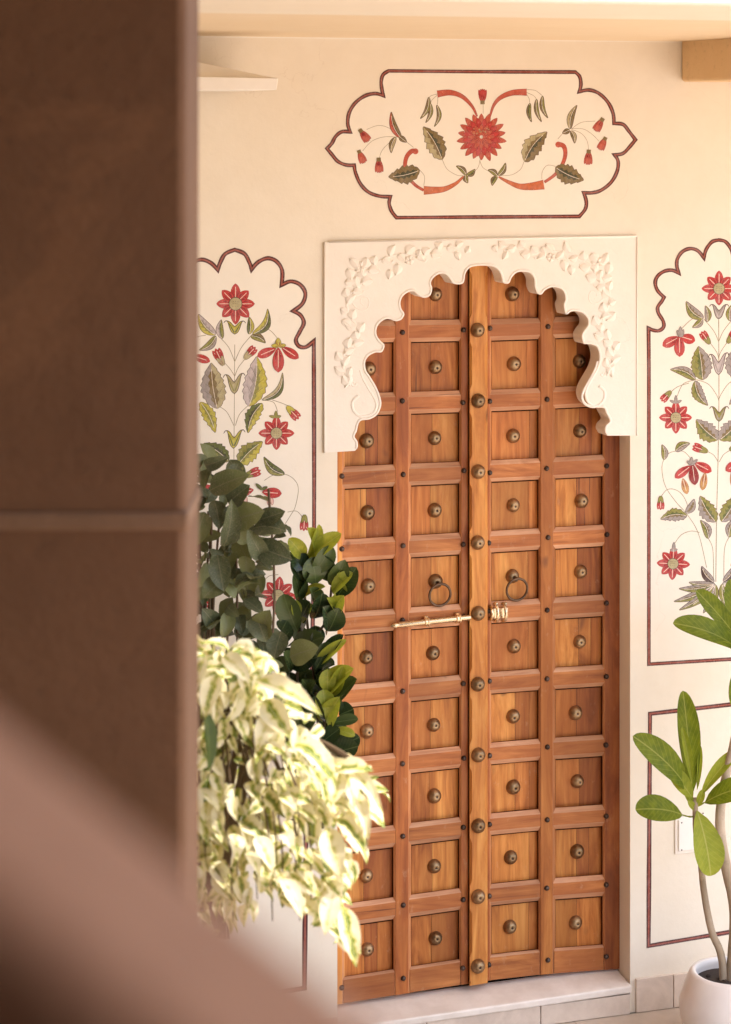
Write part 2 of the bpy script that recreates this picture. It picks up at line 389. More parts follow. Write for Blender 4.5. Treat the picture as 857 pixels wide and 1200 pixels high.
xo0 = W(380, 400, YA).x; xo1 = W(747, 400, YA).x; zt = W(560, 280.5, YA).z
zt0, zt1 = W(381, 284, YA).z, W(747, 277.5, YA).z
outline = [Vector((xo0, YA, zb0))] + inner + [Vector((xo1, YA, zb1)), Vector((xo1, YA, zt1)), Vector((xo0, YA, zt0))]
arch = empty('arch_surround', ((XL + XR) / 2, 0, zb1), 'ivory plaster cusped arch panel carved with scrolling leaves over the door', 'arch')
am = MB(); am.ngon(outline)
bk = [Vector((p.x, YB, p.z)) for p in outline]
am.ngon(bk)
N = len(outline)
fr = [Vector((p.x, YA, p.z)) for p in outline]
for i in range(N):
    j = (i + 1) % N; am.face([fr[i], fr[j], bk[j], bk[i]])
ao = am.build('arch_panel', M_ARCH, arch)
import bmesh
b_ = bmesh.new(); b_.from_mesh(ao.data); bmesh.ops.remove_doubles(b_, verts=b_.verts, dist=.0004); bmesh.ops.recalc_face_normals(b_, faces=b_.faces); b_.to_mesh(ao.data); b_.free()
# rounded lip along the cusps
def offs(pts, d):
    o = []
    for i, p in enumerate(pts):
        a = pts[max(0, i - 1)]; b = pts[min(len(pts) - 1, i + 1)]; t = (b - a); t.y = 0
        if t.length < 1e-6: o.append(p.copy()); continue
        t.normalize(); nrm = Vector((-t.z, 0, t.x)); o.append(p + nrm * d)
    return o
lip = MB(); lip.tube(offs(inner[3:-3], .0040), .0050, 8, flat=.6); lip.build('cusp_lip', M_ARCH, arch, True)
# low relief carving: scrolls, leaves and corner rosettes
def relief_tube(pts, r0, r1=None, name='scroll'):
    pts = catmull(pts, 6); n_ = len(pts); r1 = r0 if r1 is None else r1
    m = MB(); m.tube([W(*p, YA + .0015) for p in pts], [r0 + (r1 - r0) * i / (n_ - 1) for i in range(n_)], 8, flat=.7)
    return m.build(name, M_ARCH, arch, True)
def relief_leaf(a, b, wd, name='carved_leaf'):
    a = W(*a, YA); b = W(*b, YA); d = b - a; L = d.length; d.normalize(); s_ = Vector((-d.z, 0, d.x)); m = MB(); n_ = 7
    rows = []
    for i in range(n_ + 1):
        t = i / n_; hw = wd / 620 * math.sin(math.pi * t ** .8) ** .8 if 0 < t < 1 else 0.0004
        c = a + d * L * t + s_ * (.12 * L * math.sin(math.pi * t))
        rows.append([c - s_ * hw + Vector((0, .0006, 0)), c - s_ * hw * .55 + Vector((0, -.0040, 0)), c + Vector((0, -.0072, 0)), c + s_ * hw * .55 + Vector((0, -.0040, 0)), c + s_ * hw + Vector((0, .0006, 0))])
    for i in range(n_):
        for j in range(4): m.face([rows[i][j], rows[i][j + 1], rows[i + 1][j + 1], rows[i + 1][j]])
    return m.build(name, M_ARCH, arch, True, fix=False)
def carve(T, sgn):
    relief_tube([T(*p) for p in [(170,780),(165,740),(140,700),(135,650),(150,605),(185,575),(215,530),(205,480),(170,430),(155,370),(170,320),(210,290),(235,250),(260,200),(310,160),(370,130),(430,120),(500,118),(560,125),(610,95),(680,80),(740,92)]], .0072, .0045)
    relief_tube([T(*p) for p in [(215,830),(185,860),(190,905),(230,935),(285,920),(305,880),(290,835),(262,790),(235,740),(222,700)]], .0070, .0045, 'volute')
    relief_tube([T(*p) for p in [(165,330),(200,385),(245,400),(268,375),(262,340),(235,335),(225,360),(240,375)]], .004, .003)
    vine = catmull([(170,780),(165,740),(140,700),(135,650),(150,605),(185,575),(215,530),(205,480),(170,430),(155,370),(170,320),(210,290),(235,250),(260,200),(310,160),(370,130),(430,120),(500,118),(560,125),(610,95),(680,80),(740,92)], 3)
    rr = random.Random(3)
    for i in range(1, len(vine) - 1, 2):
        p, q_ = Vector(vine[i]), Vector(vine[i + 1]); d = (q_ - p).normalized(); n_ = Vector((-d.y, d.x)) * (1 if (i // 2) % 2 else -1)
        e = p + (d * .8 + n_ * rr.uniform(.5, 1.0)).normalized() * rr.uniform(42, 66)
        relief_leaf(T(*p), T(*e), rr.uniform(11, 15))
        if i % 4 == 1:
            c_ = p - n_ * 20; relief_tube([T(c_.x + math.cos(a_) * (15 - a_ * 1.7), c_.y + math.sin(a_) * (15 - a_ * 1.7)) for a_ in [k * .8 for k in range(9)]], .0050, .0030, 'curl')
    for cx, cy, r_ in ((225,185,22),(470,150,16)):
        for k in range(5):
            an = k * 1.257; relief_leaf(T(cx + math.cos(an) * 3, cy + math.sin(an) * 3), T(cx + math.cos(an) * r_ * 1.5, cy + math.sin(an) * r_ * 1.5), 9)
    for a, b, wd in [((160,190),(175,250),14),((255,135),(235,195),15),((170,140),(215,205),12),((145,262),(205,268),13),((370,195),(365,245),12),((410,165),(400,225),14),((520,95),(505,140),11),((770,80),(750,112),10),((700,110),(720,150),10),((130,450),(178,492),13),((170,720),(145,790),11)]:
        relief_leaf(T(*a), T(*b), wd)
carve(A3, 1)
XM = W(563.5, 400, YA).x
def mirT(x, y):
    p = W(*A3(x, y), YA); p.x = 2 * XM - p.x; p.z -= .0; return to_px(p)
carve(mirT, -1)
# flat bead along the top of the panel
t = MB(); t.tube([(xo0 + .02, YA, zt0 + .002), (xo1 - .002, YA, zt1 + .002)], .0045, 6); t.tube([(xo1 - .002, YA, zt1 + .002), (xo1 - .002, YA, zb1)], .004, 6)
t.tube([(xo0 + .002, YA, zt0), (xo0 + .002, YA, zb0)], .004, 6)
t.build('edge_bead', M_ARCH, arch, True)

# ------------------------------------------------------------------ the door
KX = [431, 509.5, 601, 679]; KA = [346, 345.5, 345, 341.5]; KB = [85, 83.75, 82.35, 82.1]
def interp(x, ys):
    i = 0 if x < KX[1] else (1 if x < KX[2] else 2)
    t = (x - KX[i]) / (KX[i + 1] - KX[i]); return ys[i] + (ys[i + 1] - ys[i]) * t
def DK(px, k, y): return W(px, interp(px, KA) + interp(px, KB) * k, y)
YP = YF + .040
cols = [(404, 461), (482, 538), (576, 631), (651, 706)]
kb, kt = 9.712, -.62
H = .345
leafL = empty('door_leaf', W(470, 1160, YF), 'left wooden leaf of the studded double door, with the long brass slide bolt', 'door leaf', None)
leafR = empty('door_leaf', W(650, 1145, YF), 'right wooden leaf of the studded double door, with the centre post and bolt keeper', 'door leaf', None)
def frust(x0, x1, k0, k1, cx0, cx1, ck0, ck1, yf, yb, m, name, parent):
    ym = yf + .013
    def quad(ax0, ax1, ak0, ak1, y): return [DK(x0 + ax0, k1 - ak1, y), DK(x1 - ax1, k1 - ak1, y), DK(x1 - ax1, k0 + ak0, y), DK(x0 + ax0, k0 + ak0, y)]
    e = .35
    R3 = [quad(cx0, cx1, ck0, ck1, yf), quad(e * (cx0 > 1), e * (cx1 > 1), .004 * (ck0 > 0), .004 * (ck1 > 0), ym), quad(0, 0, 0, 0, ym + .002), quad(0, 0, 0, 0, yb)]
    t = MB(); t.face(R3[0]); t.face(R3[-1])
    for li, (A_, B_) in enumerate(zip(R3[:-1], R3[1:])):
        for i in range(4): j = (i + 1) % 4; t.face([A_[i], A_[j], B_[j], B_[i]], 1 if li == 0 else 0)  # chamfer ring takes the painted highlight tone
    o = t.build(name, [m, W_HILITE if name == 'rail' else W_EDGE], parent); import bmesh as _b
    bm2 = _b.new(); bm2.from_mesh(o.data); _b.ops.remove_doubles(bm2, verts=bm2.verts, dist=.00005); _b.ops.recalc_face_normals(bm2, faces=bm2.faces); bm2.to_mesh(o.data); bm2.free()
    bevel(o, .0016, 2); return o
# stiles (upright frame members)
for x0, x1, c0, c1, par, m in [(388, 404, 0, 3, leafL, W_GOLD), (461, 482, 3.2, 3.2, leafL, W_RED), (538, 549.3, 3, .5, leafL, W_RED),
                               (570, 576, .3, 2, leafR, W_RED), (631, 651, 3.2, 3.2, leafR, W_MID), (706, 731, 3.2, .5, leafR, W_DEEP)]:
    frust(x0, x1, kt, kb, c0, c1, 0, 0, YF, YP + .012, m, 'stile', par)
for c, (x0, x1) in enumerate(cols):
    par = leafL if c < 2 else leafR
    for k in range(-1, 10):
        # rail under panel row k
        k0, k1 = k + H, k + 1 - H
        m = random.choice([W_RAIL, W_RAIL, W_RAIL])
        if k == 9: frust(x0 - 1.5, x1 + 1.5, k0, kb - .002, 0, 0, .045, 0, YF + .002, YP + .012, W_RAIL, 'rail', par)
        else:
            ck = random.uniform(.068, .082); frust(x0 - 2.6, x1 + 2.6, k0, k1, 0, 0, ck, ck * .75, YF + .0016 + random.uniform(0, .002), YP + .012, m, 'rail', par)
    for k in range(0, 10):
        sp = [.42, .40, .78, .47][c] + random.uniform(-.04, .04); g = .16
        xm = x0 + (x1 - x0) * sp
        cut = [x0 + .1, xm, x1 - 1.0]
        if random.random() < .25: cut = [x0 - 2, xm, x0 + (x1 - x0) * (sp + .26 if sp < .6 else sp - .3), x1 - 1.0]; cut.sort()
        for i, (a, b) in enumerate(zip(cut[:-1], cut[1:])):
            mm = [[W_GOLD, W_RED, W_MID], [W_MID, W_GOLD, W_MID], [W_GOLD, W_MID, W_MID], [W_GOLD, W_RED, W_MID]][c][i]
            if random.random() < .30: mm = W_MID
            yo = YP - .004 + random.uniform(0, .003)
            t = MB(); t.hexa([DK(a + g, k + H - .004, yo), DK(b - g, k + H - .004, yo), DK(b - g, k - H + .014, yo), DK(a + g, k - H + .014, yo)],
                             [DK(a + g, k + H - .004, yo + .01), DK(b - g, k + H - .004, yo + .01), DK(b - g, k - H + .014, yo + .01), DK(a + g, k - H + .014, yo + .01)])
            t.build('plank', mm, par)
for a, b, par in ((386, 549, leafL), (571, 731, leafR)):
    t = MB(); t.hexa([DK(a, kb - .01, YP + .014), DK(b, kb - .01, YP + .014), DK(b, kt, YP + .014), DK(a, kt, YP + .014)],
                     [DK(a, kb - .01, YP + .03), DK(b, kb - .01, YP + .03), DK(b, kt, YP + .03), DK(a, kt, YP + .03)])
    t.build('backing', M_DARK, par)
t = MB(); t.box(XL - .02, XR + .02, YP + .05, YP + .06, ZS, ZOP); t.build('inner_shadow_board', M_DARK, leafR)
# centre post, notched between the studs
YQ = YF - .026
pm = MB(); K0, K1 = kt, 9.745
pts = []
k = K0
prof = []
while k < K1 - .02:
    fr_ = (k - .5) % 1.0; dd = min(fr_, 1 - fr_)     # distance from a stud
    wdx = 0 if dd < .17 else min(1, (dd - .17) / .05)
    prof.append((k, wdx)); k += .04
prof.append((K1, 0))
for (ka, wa), (kb_, wb) in zip(prof[:-1], prof[1:]):
    for xa, xb, va, vb in ((550.5, 553.0, 0, 0),):
        pass
base = []
for k, wv in prof:
    x0, x1 = 550.2, 571.6; c = .6 + 2.6 * wv
    base.append([DK(x0, k, YP), DK(x0, k, YQ + .004 + .008 * wv), DK(x0 + c, k, YQ), DK(x1 - c, k, YQ), DK(x1, k, YQ + .004 + .008 * wv), DK(x1, k, YP)])
for r0, r1 in zip(base[:-1], base[1:]):
    for j in range(5): pm.face([r0[j], r0[j + 1], r1[j + 1], r1[j]])
pm.face(base[-1]); pm.face(base[0])
po = pm.build('centre_post', W_GOLD, leafR)
b_ = bmesh.new(); b_.from_mesh(po.data); bmesh.ops.remove_doubles(b_, verts=b_.verts, dist=.0001); bmesh.ops.recalc_face_normals(b_, faces=b_.faces); b_.to_mesh(po.data); b_.free()

# brass studs, shared mesh
def lathe_mesh(name, prof, mats, mi=0, n=28):
    t = MB(); t.lathe((0, 0, 0), (0, -1, 0), prof, n, mi); me = bpy.data.meshes.new(name)
    me.from_pydata(t.v, [], t.f)
    for m in mats: me.materials.append(m)
    for p, i in zip(me.polygons, t.m): p.use_smooth = True; p.material_index = i
    return me
r = .0288
me_stud = lathe_mesh('stud', [(r, -.004), (r, .004), (r * .97, .009), (r * .86, .016), (r * .68, .0225), (r * .45, .027), (r * .17, .029), (r * .14, .0275), (r * .07, .026), (0, .026)], [M_BRASS, M_IRON], [0] * 7 + [1, 1])
r = .0105
me_bolt = lathe_mesh('bolt', [(r, -.004), (r, .003), (r * .85, .007), (r * .5, .010), (0, .011)], [M_IRON], 0, 12)
sx_ = [[432, 429.5, 430.5, 431, 429, 429.5, 430, 429, 430], [510, 510, 509, 509, 510, 507, 508, 508.5, 508.5, 510], [600, 602, 601, 601, 600, 602, 601, 601, 598, 597], [678, 678.5, 679, 681, 680, 679, 674, 676, 676, 674]]
rings = {}
for c in range(4):
    par = leafL if c < 2 else leafR
    for k in range(10):
        if c == 0:
            if k == 0: continue
            x = sx_[0][k - 1]
        else: x = sx_[c][k]
        p = DK(x, k + random.uniform(-.015, .015), YP)
        if (c, k) in ((1, 4), (2, 4)): p = DK(x, k + .005, YP)
        s_ = inst('stud', me_stud, p, par); s_.rotation_euler = (random.uniform(-.10, .10), random.uniform(0, 6), random.uniform(-.10, .10)); s_.scale = [random.uniform(.95, 1.05)] * 3
        if (c, k) in ((1, 4), (2, 4)):
            # ring pull hanging from this stud
            t = MB(); cx = p + Vector((.006, -.040, -.047)); rr = .044; pts = []
            for a in range(37):
                an = 2 * math.pi * a / 36; pts.append(cx + Vector((math.cos(an) * rr, math.sin(an) * -.006, math.sin(an) * rr)))
            t.tube(pts, .0052, 8, cap=False); ro = t.build('ring_handle', M_RING, par, True)
            t = MB(); t.tube([p + Vector((0, -.022, -.002)), p + Vector((.002, -.043, -.004)), p + Vector((.002, -.047, -.012))], .006, 8); t.build('staple', M_RING, par, True)
for k in range(0, 10):
    p = DK(560.5 + random.uniform(-1, .6), k + .5 - (.0 if k < 9 else .02), YQ); s_ = inst('stud', me_stud, p, leafR); s_.rotation_euler = (0, random.uniform(0, 6), 0)
for x, par in ((400.5, leafL), (472, leafL), (543, leafL), (573.5, leafR), (641.5, leafR), (711, leafR)):
    for k in range(0, 10):
        p = DK(x + random.uniform(-.8, .8), k + .5 + random.uniform(-.03, .03), YF); inst('bolt', me_bolt, p, par)
# slide bolt: rod with a pointed end in two collars on the left leaf
yr = YF - .020
a = W(457, 733.5, yr); b = W(551, 723.3, yr); d = (b - a).normalized(); Lr = (b - a).length
sb = MB(); sb.lathe(a, d, [(0, 0), (.008, .012), (.0135, .024), (.009, .032), (.0118, .037), (.0118, Lr + .0)], 16)
slide = sb.build('slide_bolt', M_GOLD, leafL, True)
for px in (500, 537):
    tt = (px - 457) / 94; c = a + d * Lr * tt; t = MB(); t.lathe(c, d, [(0, -.010), (.016, -.010), (.0185, -.006), (.014, -.003), (.014, .003), (.0185, .006), (.016, .010), (0, .010)], 20)
    t.box(c.x - .007, c.x + .007, yr + .004, YF + .004, c.z - .020, c.z + .020); t.build('collar', M_GOLD, leafL, True)
# keeper on the right leaf
yk = YF - .014
for px, h in ((575.5, .026), (581.5, .034), (591, .034)):
    c = W(px, 718.5, yk); t = MB()
    t.tube([c + Vector((0, .018, h)), c + Vector((0, -.004, h * .9)), c + Vector((0, -.016, h * .5)), c + Vector((0, -.020, 0)), c + Vector((0, -.016, -h * .5)), c + Vector((0, -.004, -h * .9)), c + Vector((0, .018, -h))], [.0065] * 7, 10)
    t.build('keeper_loop', M_GOLD, leafR, True)
t = MB(); c = W(585, 718.5, YF); t.box(c.x - .034, c.x + .036, YF - .004, YF + .004, c.z - .020, c.z + .020)
bevel(t.build('keeper_plate', M_GOLD, leafR), .001)
for px in (581.5, 592):
    c = W(px, 707.5, YF); t = MB(); t.lathe(c, (0, -1, 0), [(.008, 0), (.008, .004), (.004, .008), (0, .009)], 10); t.build('screw', M_GOLD, leafR, True)

# ================================================================== PAINTED DECORATION (flat paint on the wall)
L0 = -.0006; LS = -.00016; CNT = [0]
def tick():
    CNT[0] = (CNT[0] + 1) % 15; return -1e-5 * CNT[0]
ML = list(PM.keys()); MATS = [PM[k] for k in ML]
class Art:
    def __init__(s, T, parent): s.T = T; s.par = parent; s.m = None; s.y = 0
    def begin(s): s.m = MB()
    def end(s, name, label=None):
        used = sorted(set(s.m.m)); s.m.m = [used.index(i) for i in s.m.m]
        s.m.build(name, [MATS[i] for i in used], s.par, fix=False, label=label); s.m = None
    def poly(s, pts, col, layer):      # pts in photo px
        y = L0 + LS * layer + tick(); s.m.ngon([W(p[0], p[1], y) for p in pts], ML.index(col))
    def stroke(s, pts, wd, col, layer, closed=False, taper=False, miter=2.2):
        n = len(pts); Lr, Rr = [], []
        for i in range(n):
            p = Vector(pts[i]); a = Vector(pts[(i - 1) % n] if closed else pts[max(0, i - 1)]); b = Vector(pts[(i + 1) % n] if closed else pts[min(n - 1, i + 1)])
            d1 = (p - a); d2 = (b - p)
            if d1.length < 1e-6: d1 = d2
            if d2.length < 1e-6: d2 = d1
            if d1.length < 1e-6: continue
            d1.normalize(); d2.normalize(); t = d1 + d2
            if t.length < 1e-4: t = d1
            t.normalize(); nn = Vector((-t.y, t.x)); cs = max(1 / miter, abs(nn.dot(Vector((-d1.y, d1.x)))))
            ww = wd / 2 / cs * (1 + .09 * math.sin(i * .83 + wd) * math.sin(i * .31 + 1))
            if taper == 1: ww *= 1 - .85 * i / (n - 1)
            elif isinstance(taper, tuple): ww = (taper[0] + (taper[1] - taper[0]) * (i / (n - 1))) / 2
            Lr.append(p + nn * ww); Rr.append(p - nn * ww)
        y = L0 + LS * layer + tick(); c = ML.index(col); m = len(Lr)
        for i in range(m if closed else m - 1):
            j = (i + 1) % m; s.m.face([W(*Lr[i], y), W(*Lr[j], y), W(*Rr[j], y), W(*Rr[i], y)], c)
    def band(s, pts, wd=4.6, closed=False, c1='bdark', c2='bred'):
        s.stroke(pts, wd, c1, 2, closed); s.stroke(pts, wd * .34, c2, 3, closed)
    # a leaf from base to tip (art coordinates), two-tone with a dark edge and a pale midrib
    def leaf(s, base, tip, wd, ca, cb, bend=.12, serr=0, edge='dark', rib='line', name='leaf', rawpx=False, layer=2, obj=True):
        T = s.T; sc = s.sc
        b = Vector(T(*base)) if not rawpx else Vector(base); t = Vector(T(*tip)) if not rawpx else Vector(tip); w_ = wd * sc
        d = t - b; L = d.length; d.normalize(); nn = Vector((-d.y, d.x)); N_ = 22
        ax = [b + d * L * i / N_ + nn * (bend * L * math.sin(math.pi * i / N_)) for i in range(N_ + 1)]
        def hw(u, g, side):
            if u <= 0 or u >= 1: return 0
            h = math.sin(math.pi * u ** .78) ** .85
            if serr: h *= 1.08 - (.34 if serr == 6 else .24) * ((u * serr + side * .3) % 1.0)
            return h * w_ / 2
        Lh = [ax[i] + nn * hw(i / N_, 0, 0) for i in range(N_ + 1)]; Rh = [ax[i] - nn * hw(i / N_, 0, 1) for i in range(N_ + 1)]
        if obj: s.begin()
        eo = .6
        Lo = [ax[i] + nn * (hw(i / N_, 0, 0) + eo) for i in range(N_ + 1)]; Ro = [ax[i] - nn * (hw(i / N_, 0, 1) + eo) for i in range(N_ + 1)]
        tk = tick(); yy = lambda ly: L0 + LS * ly + tk
        for i in range(N_):
            s.m.face([W(*Lo[i], yy(layer)), W(*Lo[i + 1], yy(layer)), W(*Ro[i + 1], yy(layer)), W(*Ro[i], yy(layer))], ML.index(edge))
            s.m.face([W(*Lh[i], yy(layer + 1)), W(*Lh[i + 1], yy(layer + 1)), W(*ax[i + 1], yy(layer + 1)), W(*ax[i], yy(layer + 1))], ML.index(ca))
            s.m.face([W(*ax[i], yy(layer + 1)), W(*ax[i + 1], yy(layer + 1)), W(*Rh[i + 1], yy(layer + 1)), W(*Rh[i], yy(layer + 1))], ML.index(cb))
        sh = dict(yel='olive', olive='green', green='dkgreen', grey='brol', lilac='grey', khaki='brol', brol='dkgreen', coral='dred', ochre='brol').get
        for col_, sg in ((ca, 1), (cb, -1)):      # brushed darker band along the rib and the outer edge
            k_ = sh(col_)
            if k_ and w_ > 4:
                for i in range(2, N_ - 4):
                    u0, u1 = i / N_, (i + 1) / N_; f0 = .34 * (1 + .3 * math.sin(i * 1.7)); f1 = .34 * (1 + .3 * math.sin((i + 1) * 1.7)); ya = yy(layer + 1.4)
                    s.m.face([W(*ax[i], ya), W(*ax[i + 1], ya), W(*(ax[i + 1] + nn * sg * hw(u1, 0, 0) * f1), ya), W(*(ax[i] + nn * sg * hw(u0, 0, 0) * f0), ya)], ML.index(k_))
        if rib: s.stroke([tuple(a_) for a_ in ax[1:-3]], .55, rib, layer + 2)
        if wd * sc > 9:      # fine drawn side veins
            for u in (5, 9, 13):
                for sg in (1, -1):
                    e = ax[min(N_, u + 4)] + nn * sg * hw((u + 2) / N_, 0, 0) * .72; s.stroke([tuple(ax[u]), tuple(e)], .28, edge, layer + 2)
        if obj: s.end(name)
    def petal(s, b, t, w_, col, layer, rib='line', edge='dred', blunt=False):
        b = Vector(b); t = Vector(t); d = t - b; L = d.length; d.normalize(); nn = Vector((-d.y, d.x)); N_ = 10
        pr = (lambda u: 1.95 * (u + .05) ** .62 * (1 - u) ** .78) if not blunt else (lambda u: math.sin(math.pi * u ** 1.25) ** .6)
        for o, c, ly in ((.4, edge, layer), (0, col, layer + 1)):
            pl = [b + d * L * i / N_ + nn * (pr(i / N_) * w_ / 2 + o) for i in range(N_ + 1)] + [b + d * L * i / N_ - nn * (pr(i / N_) * w_ / 2 + o) for i in range(N_, -1, -1)]
            s.poly([tuple(q) for q in pl], c, ly)
        if w_ > 5:
            for sg in (-1, 1):
                pa = [b + d * L * .05, b + d * L * .3 + nn * sg * w_ * .13, b + d * L * .62 + nn * sg * w_ * .20, b + d * L * .34 + nn * sg * w_ * .30]
                s.poly([tuple(q) for q in pa], 'dred', layer + 1.5)
        if rib: s.stroke([tuple(b + d * L * .1), tuple(b + d * L * .8)], .6, rib, layer + 2)
    def flower(s, c, r, rot=0, label=None):
        c = s.T(*c); s.begin()
        for i in range(8):
            an = rot + i * math.pi / 4; rr = r * (1.0 if i % 2 == 0 else .93) * random.uniform(.95, 1.04); d = Vector((math.sin(an), -math.cos(an)))
            s.petal(Vector(c) + d * r * .2, Vector(c) + d * rr, r * .58, 'red', 2 + 3 * (i % 2))
        n_ = 18
        for rad, col, ly in ((r * .34, 'dark', 9), (r * .31, 'khaki', 10)):
            s.poly([(c[0] + math.cos(2 * math.pi * i / n_) * rad, c[1] + math.sin(2 * math.pi * i / n_) * rad) for i in range(n_)], col, ly)
        for i in range(9):
            x, y = c[0] + (i % 3 - 1) * r * .12 + random.uniform(-.3, .3), c[1] + (i // 3 - 1) * r * .12; s.stroke([(x - .5, y + .25), (x, y - .3), (x + .5, y + .25)], .3, 'dark', 11)
        s.end('painted_flower', label)
    def calyx(s, l, m, r_, col, col2, wd=22):
        l, m, r_ = Vector(s.T(*l)), Vector(s.T(*m)), Vector(s.T(*r_)); s.begin()
        top = (l + r_) / 2; ax = m - top; hx = (r_ - l) / 2
        def cup(k, inn):
            f = lambda u, v: tuple(top + hx * u + ax * v)
            half = lambda sg: catmull([f(sg * 1.0, .10), f(sg * .80, -.04 + .02 * k), f(sg * .62, .12), f(sg * .50, .45), f(sg * .30, .82), f(sg * .0, 1.0)], 5)
            innr = lambda sg: catmull([f(sg * .0, .40 + inn), f(sg * .18, .28 + inn), f(sg * .38, .10 + inn * .6), f(sg * .62, -.02 + inn * .5), f(sg * .86, -.02 + inn * .4), f(sg * 1.0, .10)], 5)
            return half(-1) + half(1)[::-1][1:] + innr(1)[::-1][1:] + innr(-1)[1:-1]
        o = cup(0, 0); s.poly(o, col, 2); s.stroke(o, .75, 'dark', 3, True)
        for sg in (-1, 1):
            s.stroke(catmull([tuple(top + hx * sg * .55 + ax * .14), tuple(top + hx * sg * .30 + ax * .5), tuple(top + hx * sg * .06 + ax * .86)], 6), 1.6, col2, 4, taper=(.5, 1.8))
        s.end('painted_calyx')
    def bud(s, c, ang, size, calyx='olive', col='red'):
        c = Vector(s.T(*c)); s.begin(); d = Vector((math.sin(ang), -math.cos(ang)))
        for da in (-.45, .45, 0):
            dd = Vector((math.sin(ang + da), -math.cos(ang + da))); s.petal(c - d * size * .45, c + dd * size * .62, size * .5, col, 2 if da else 5)
        s.petal(c - d * size * .75, c - d * size * .05 + Vector((-d.y, d.x)) * size * .22, size * .32, calyx, 8, None, 'dark')
        s.petal(c - d * size * .75, c - d * size * .05 - Vector((-d.y, d.x)) * size * .22, size * .32, calyx, 8, None, 'dark')
        s.end('painted_bud')
    def stems(s, lists, wd=.75, col='stem'):
        for l in lists:
            s.begin(); s.stroke(catmull([s.T(*p) for p in l], 8), wd, col, 1); s.end('painted_stem')
    def pendant(s, parts, cal, ccol='olive'):
        s.begin()
        for i, (a, b, w_, col) in enumerate(parts): s.petal(s.T(*a), s.T(*b), w_ * s.sc, col, 2 + 3 * i, 'line', 'dred', True)
        n_ = 2 + 3 * len(parts)
        for a, b, w_ in cal: s.petal(s.T(*a), s.T(*b), w_ * s.sc, ccol, n_, None, 'dark')
        s.end('painted_flower')

# ---- medallion over the arch
med = empty('painted_medallion', W(563, 258, 0), 'painted cartouche with a big red flower and curling trumpets above the arch', 'mural')
TA = lambda x, y: (375 + x / 4.285, 70 + y / 4.285)
TB = lambda x, y: (560 + x / 4.285, 70 + y / 4.285)
bl = segs([[TB(0,60), TA(345,56)], [TA(*p) for p in [(345,56),(318,75),(308,110),(312,150),(318,180)]],
     [TA(*p) for p in [(318,180),(280,170),(230,180),(180,215),(148,265),(140,320),(152,362)]],
     [TA(*p) for p in [(152,362),(110,362),(80,385),(60,420),(36,446)]], [TA(*p) for p in [(36,446),(60,475),(90,510),(130,528),(172,530)]],
     [TA(*p) for p in [(172,530),(180,570),(205,625),(245,665),(300,685),(354,688)]], [TA(*p) for p in [(354,688),(348,720),(360,760),(385,793)]],
     [TA(385,793), TB(0,790), TB(510,787)], [TB(*p) for p in [(510,787),(540,750),(545,710),(532,668)]],
     [TB(*p) for p in [(532,668),(575,668),(620,655),(670,615),(700,560),(705,510),(688,478)]], [TB(*p) for p in [(688,478),(730,470),(765,435),(792,402)]],
     [TB(*p) for p in [(792,402),(760,360),(730,325),(684,320)]], [TB(*p) for p in [(684,320),(680,270),(655,215),(610,170),(560,152),(510,160)]],
     [TB(*p) for p in [(510,160),(518,125),(512,85),(490,62)]], [TB(490,62), TB(240,61), TB(0,60)]])[:-1]
m = MB(); m.ngon([W(*p, L0) for p in bl]); m.build('panel_ground', M_PANEL, med, fix=False)
g = Art(TA, med); g.sc = 1 / 4.285
g.begin(); g.band(bl, 4.4, True); g.end('painted_border')
def rev(name=None): pass
g.begin()
c0 = Vector((564.3, 160.5))
for ring, (n_, r0, r1, w_, col) in enumerate([(18, 8, 29, 9.0, 'coral'), (16, 6, 23, 8.0, 'red'), (12, 2, 15.5, 6.5, 'coral')]):
    for i in range(n_):
        an = 2 * math.pi * (i + .5 * ring) / n_; d = Vector((math.sin(an), -math.cos(an))); rr = r1 * random.uniform(.93, 1.04)
        g.petal(c0 + d * r0, c0 + d * rr, w_, col, 2 + ring * 6 + 3 * (i % 2), None, 'dred')
for i in range(26):
    x = c0.x + random.uniform(-10, 10); y = c0.y - 7 + random.uniform(-4, 4); g.stroke([(x - .8, y + .5), (x, y - .7), (x + .9, y + .4)], .45, 'khaki' if i % 2 else 'orange', 22)
g.end('painted_flower', 'large red many-petalled flower at the centre')
def tulip(art, c, ang, size, col='coral'):
    art.begin(); c = Vector(c); d = Vector((math.sin(ang), -math.cos(ang)))
    for da in (-.5, .5, -.22, .22, 0):
        dd = Vector((math.sin(ang + da), -math.cos(ang + da))); art.petal(c - d * size * .45, c + dd * size * .6, size * .34, col, 2 if abs(da) > .4 else 5, None)
    art.stroke([tuple(c - d * size * .6), tuple(c - d * size * .3)], size * .35, 'brol', 9); art.end('painted_bud')
tulip(g, TA(817, 185), 0, 15, 'red')
def trumpet(T, pts, w0, w1, col):
    g.begin(); ps = catmull([T(*p) for p in pts], 8)
    g.stroke(ps, 1, 'dred', 2, taper=(w0 + .8, w1 + .8)); g.stroke(ps, 1, col, 3, taper=(w0, w1)); g.end('painted_trumpet')
trumpet(TA, [(790,285),(765,235),(715,185),(655,165),(590,172)], 1.1, 7.4, 'coral'); trumpet(TB, [(62,285),(80,230),(115,190),(175,166),(246,163)], 1.1, 7.4, 'coral')
trumpet(TA, [(722,585),(685,620),(630,648),(575,655),(522,656)], 1.0, 9.5, 'orange'); trumpet(TB, [(105,588),(150,612),(210,636),(270,636),(332,627)], 1.0, 10.5, 'orange')
trumpet(TA, [(522,656),(480,630),(445,590),(428,540),(435,490),(460,460),(482,460)], 2.4, 5.0, 'coral'); trumpet(TB, [(335,615),(390,575),(425,525),(440,475),(432,435),(405,424)], 2.4, 5.0, 'coral')
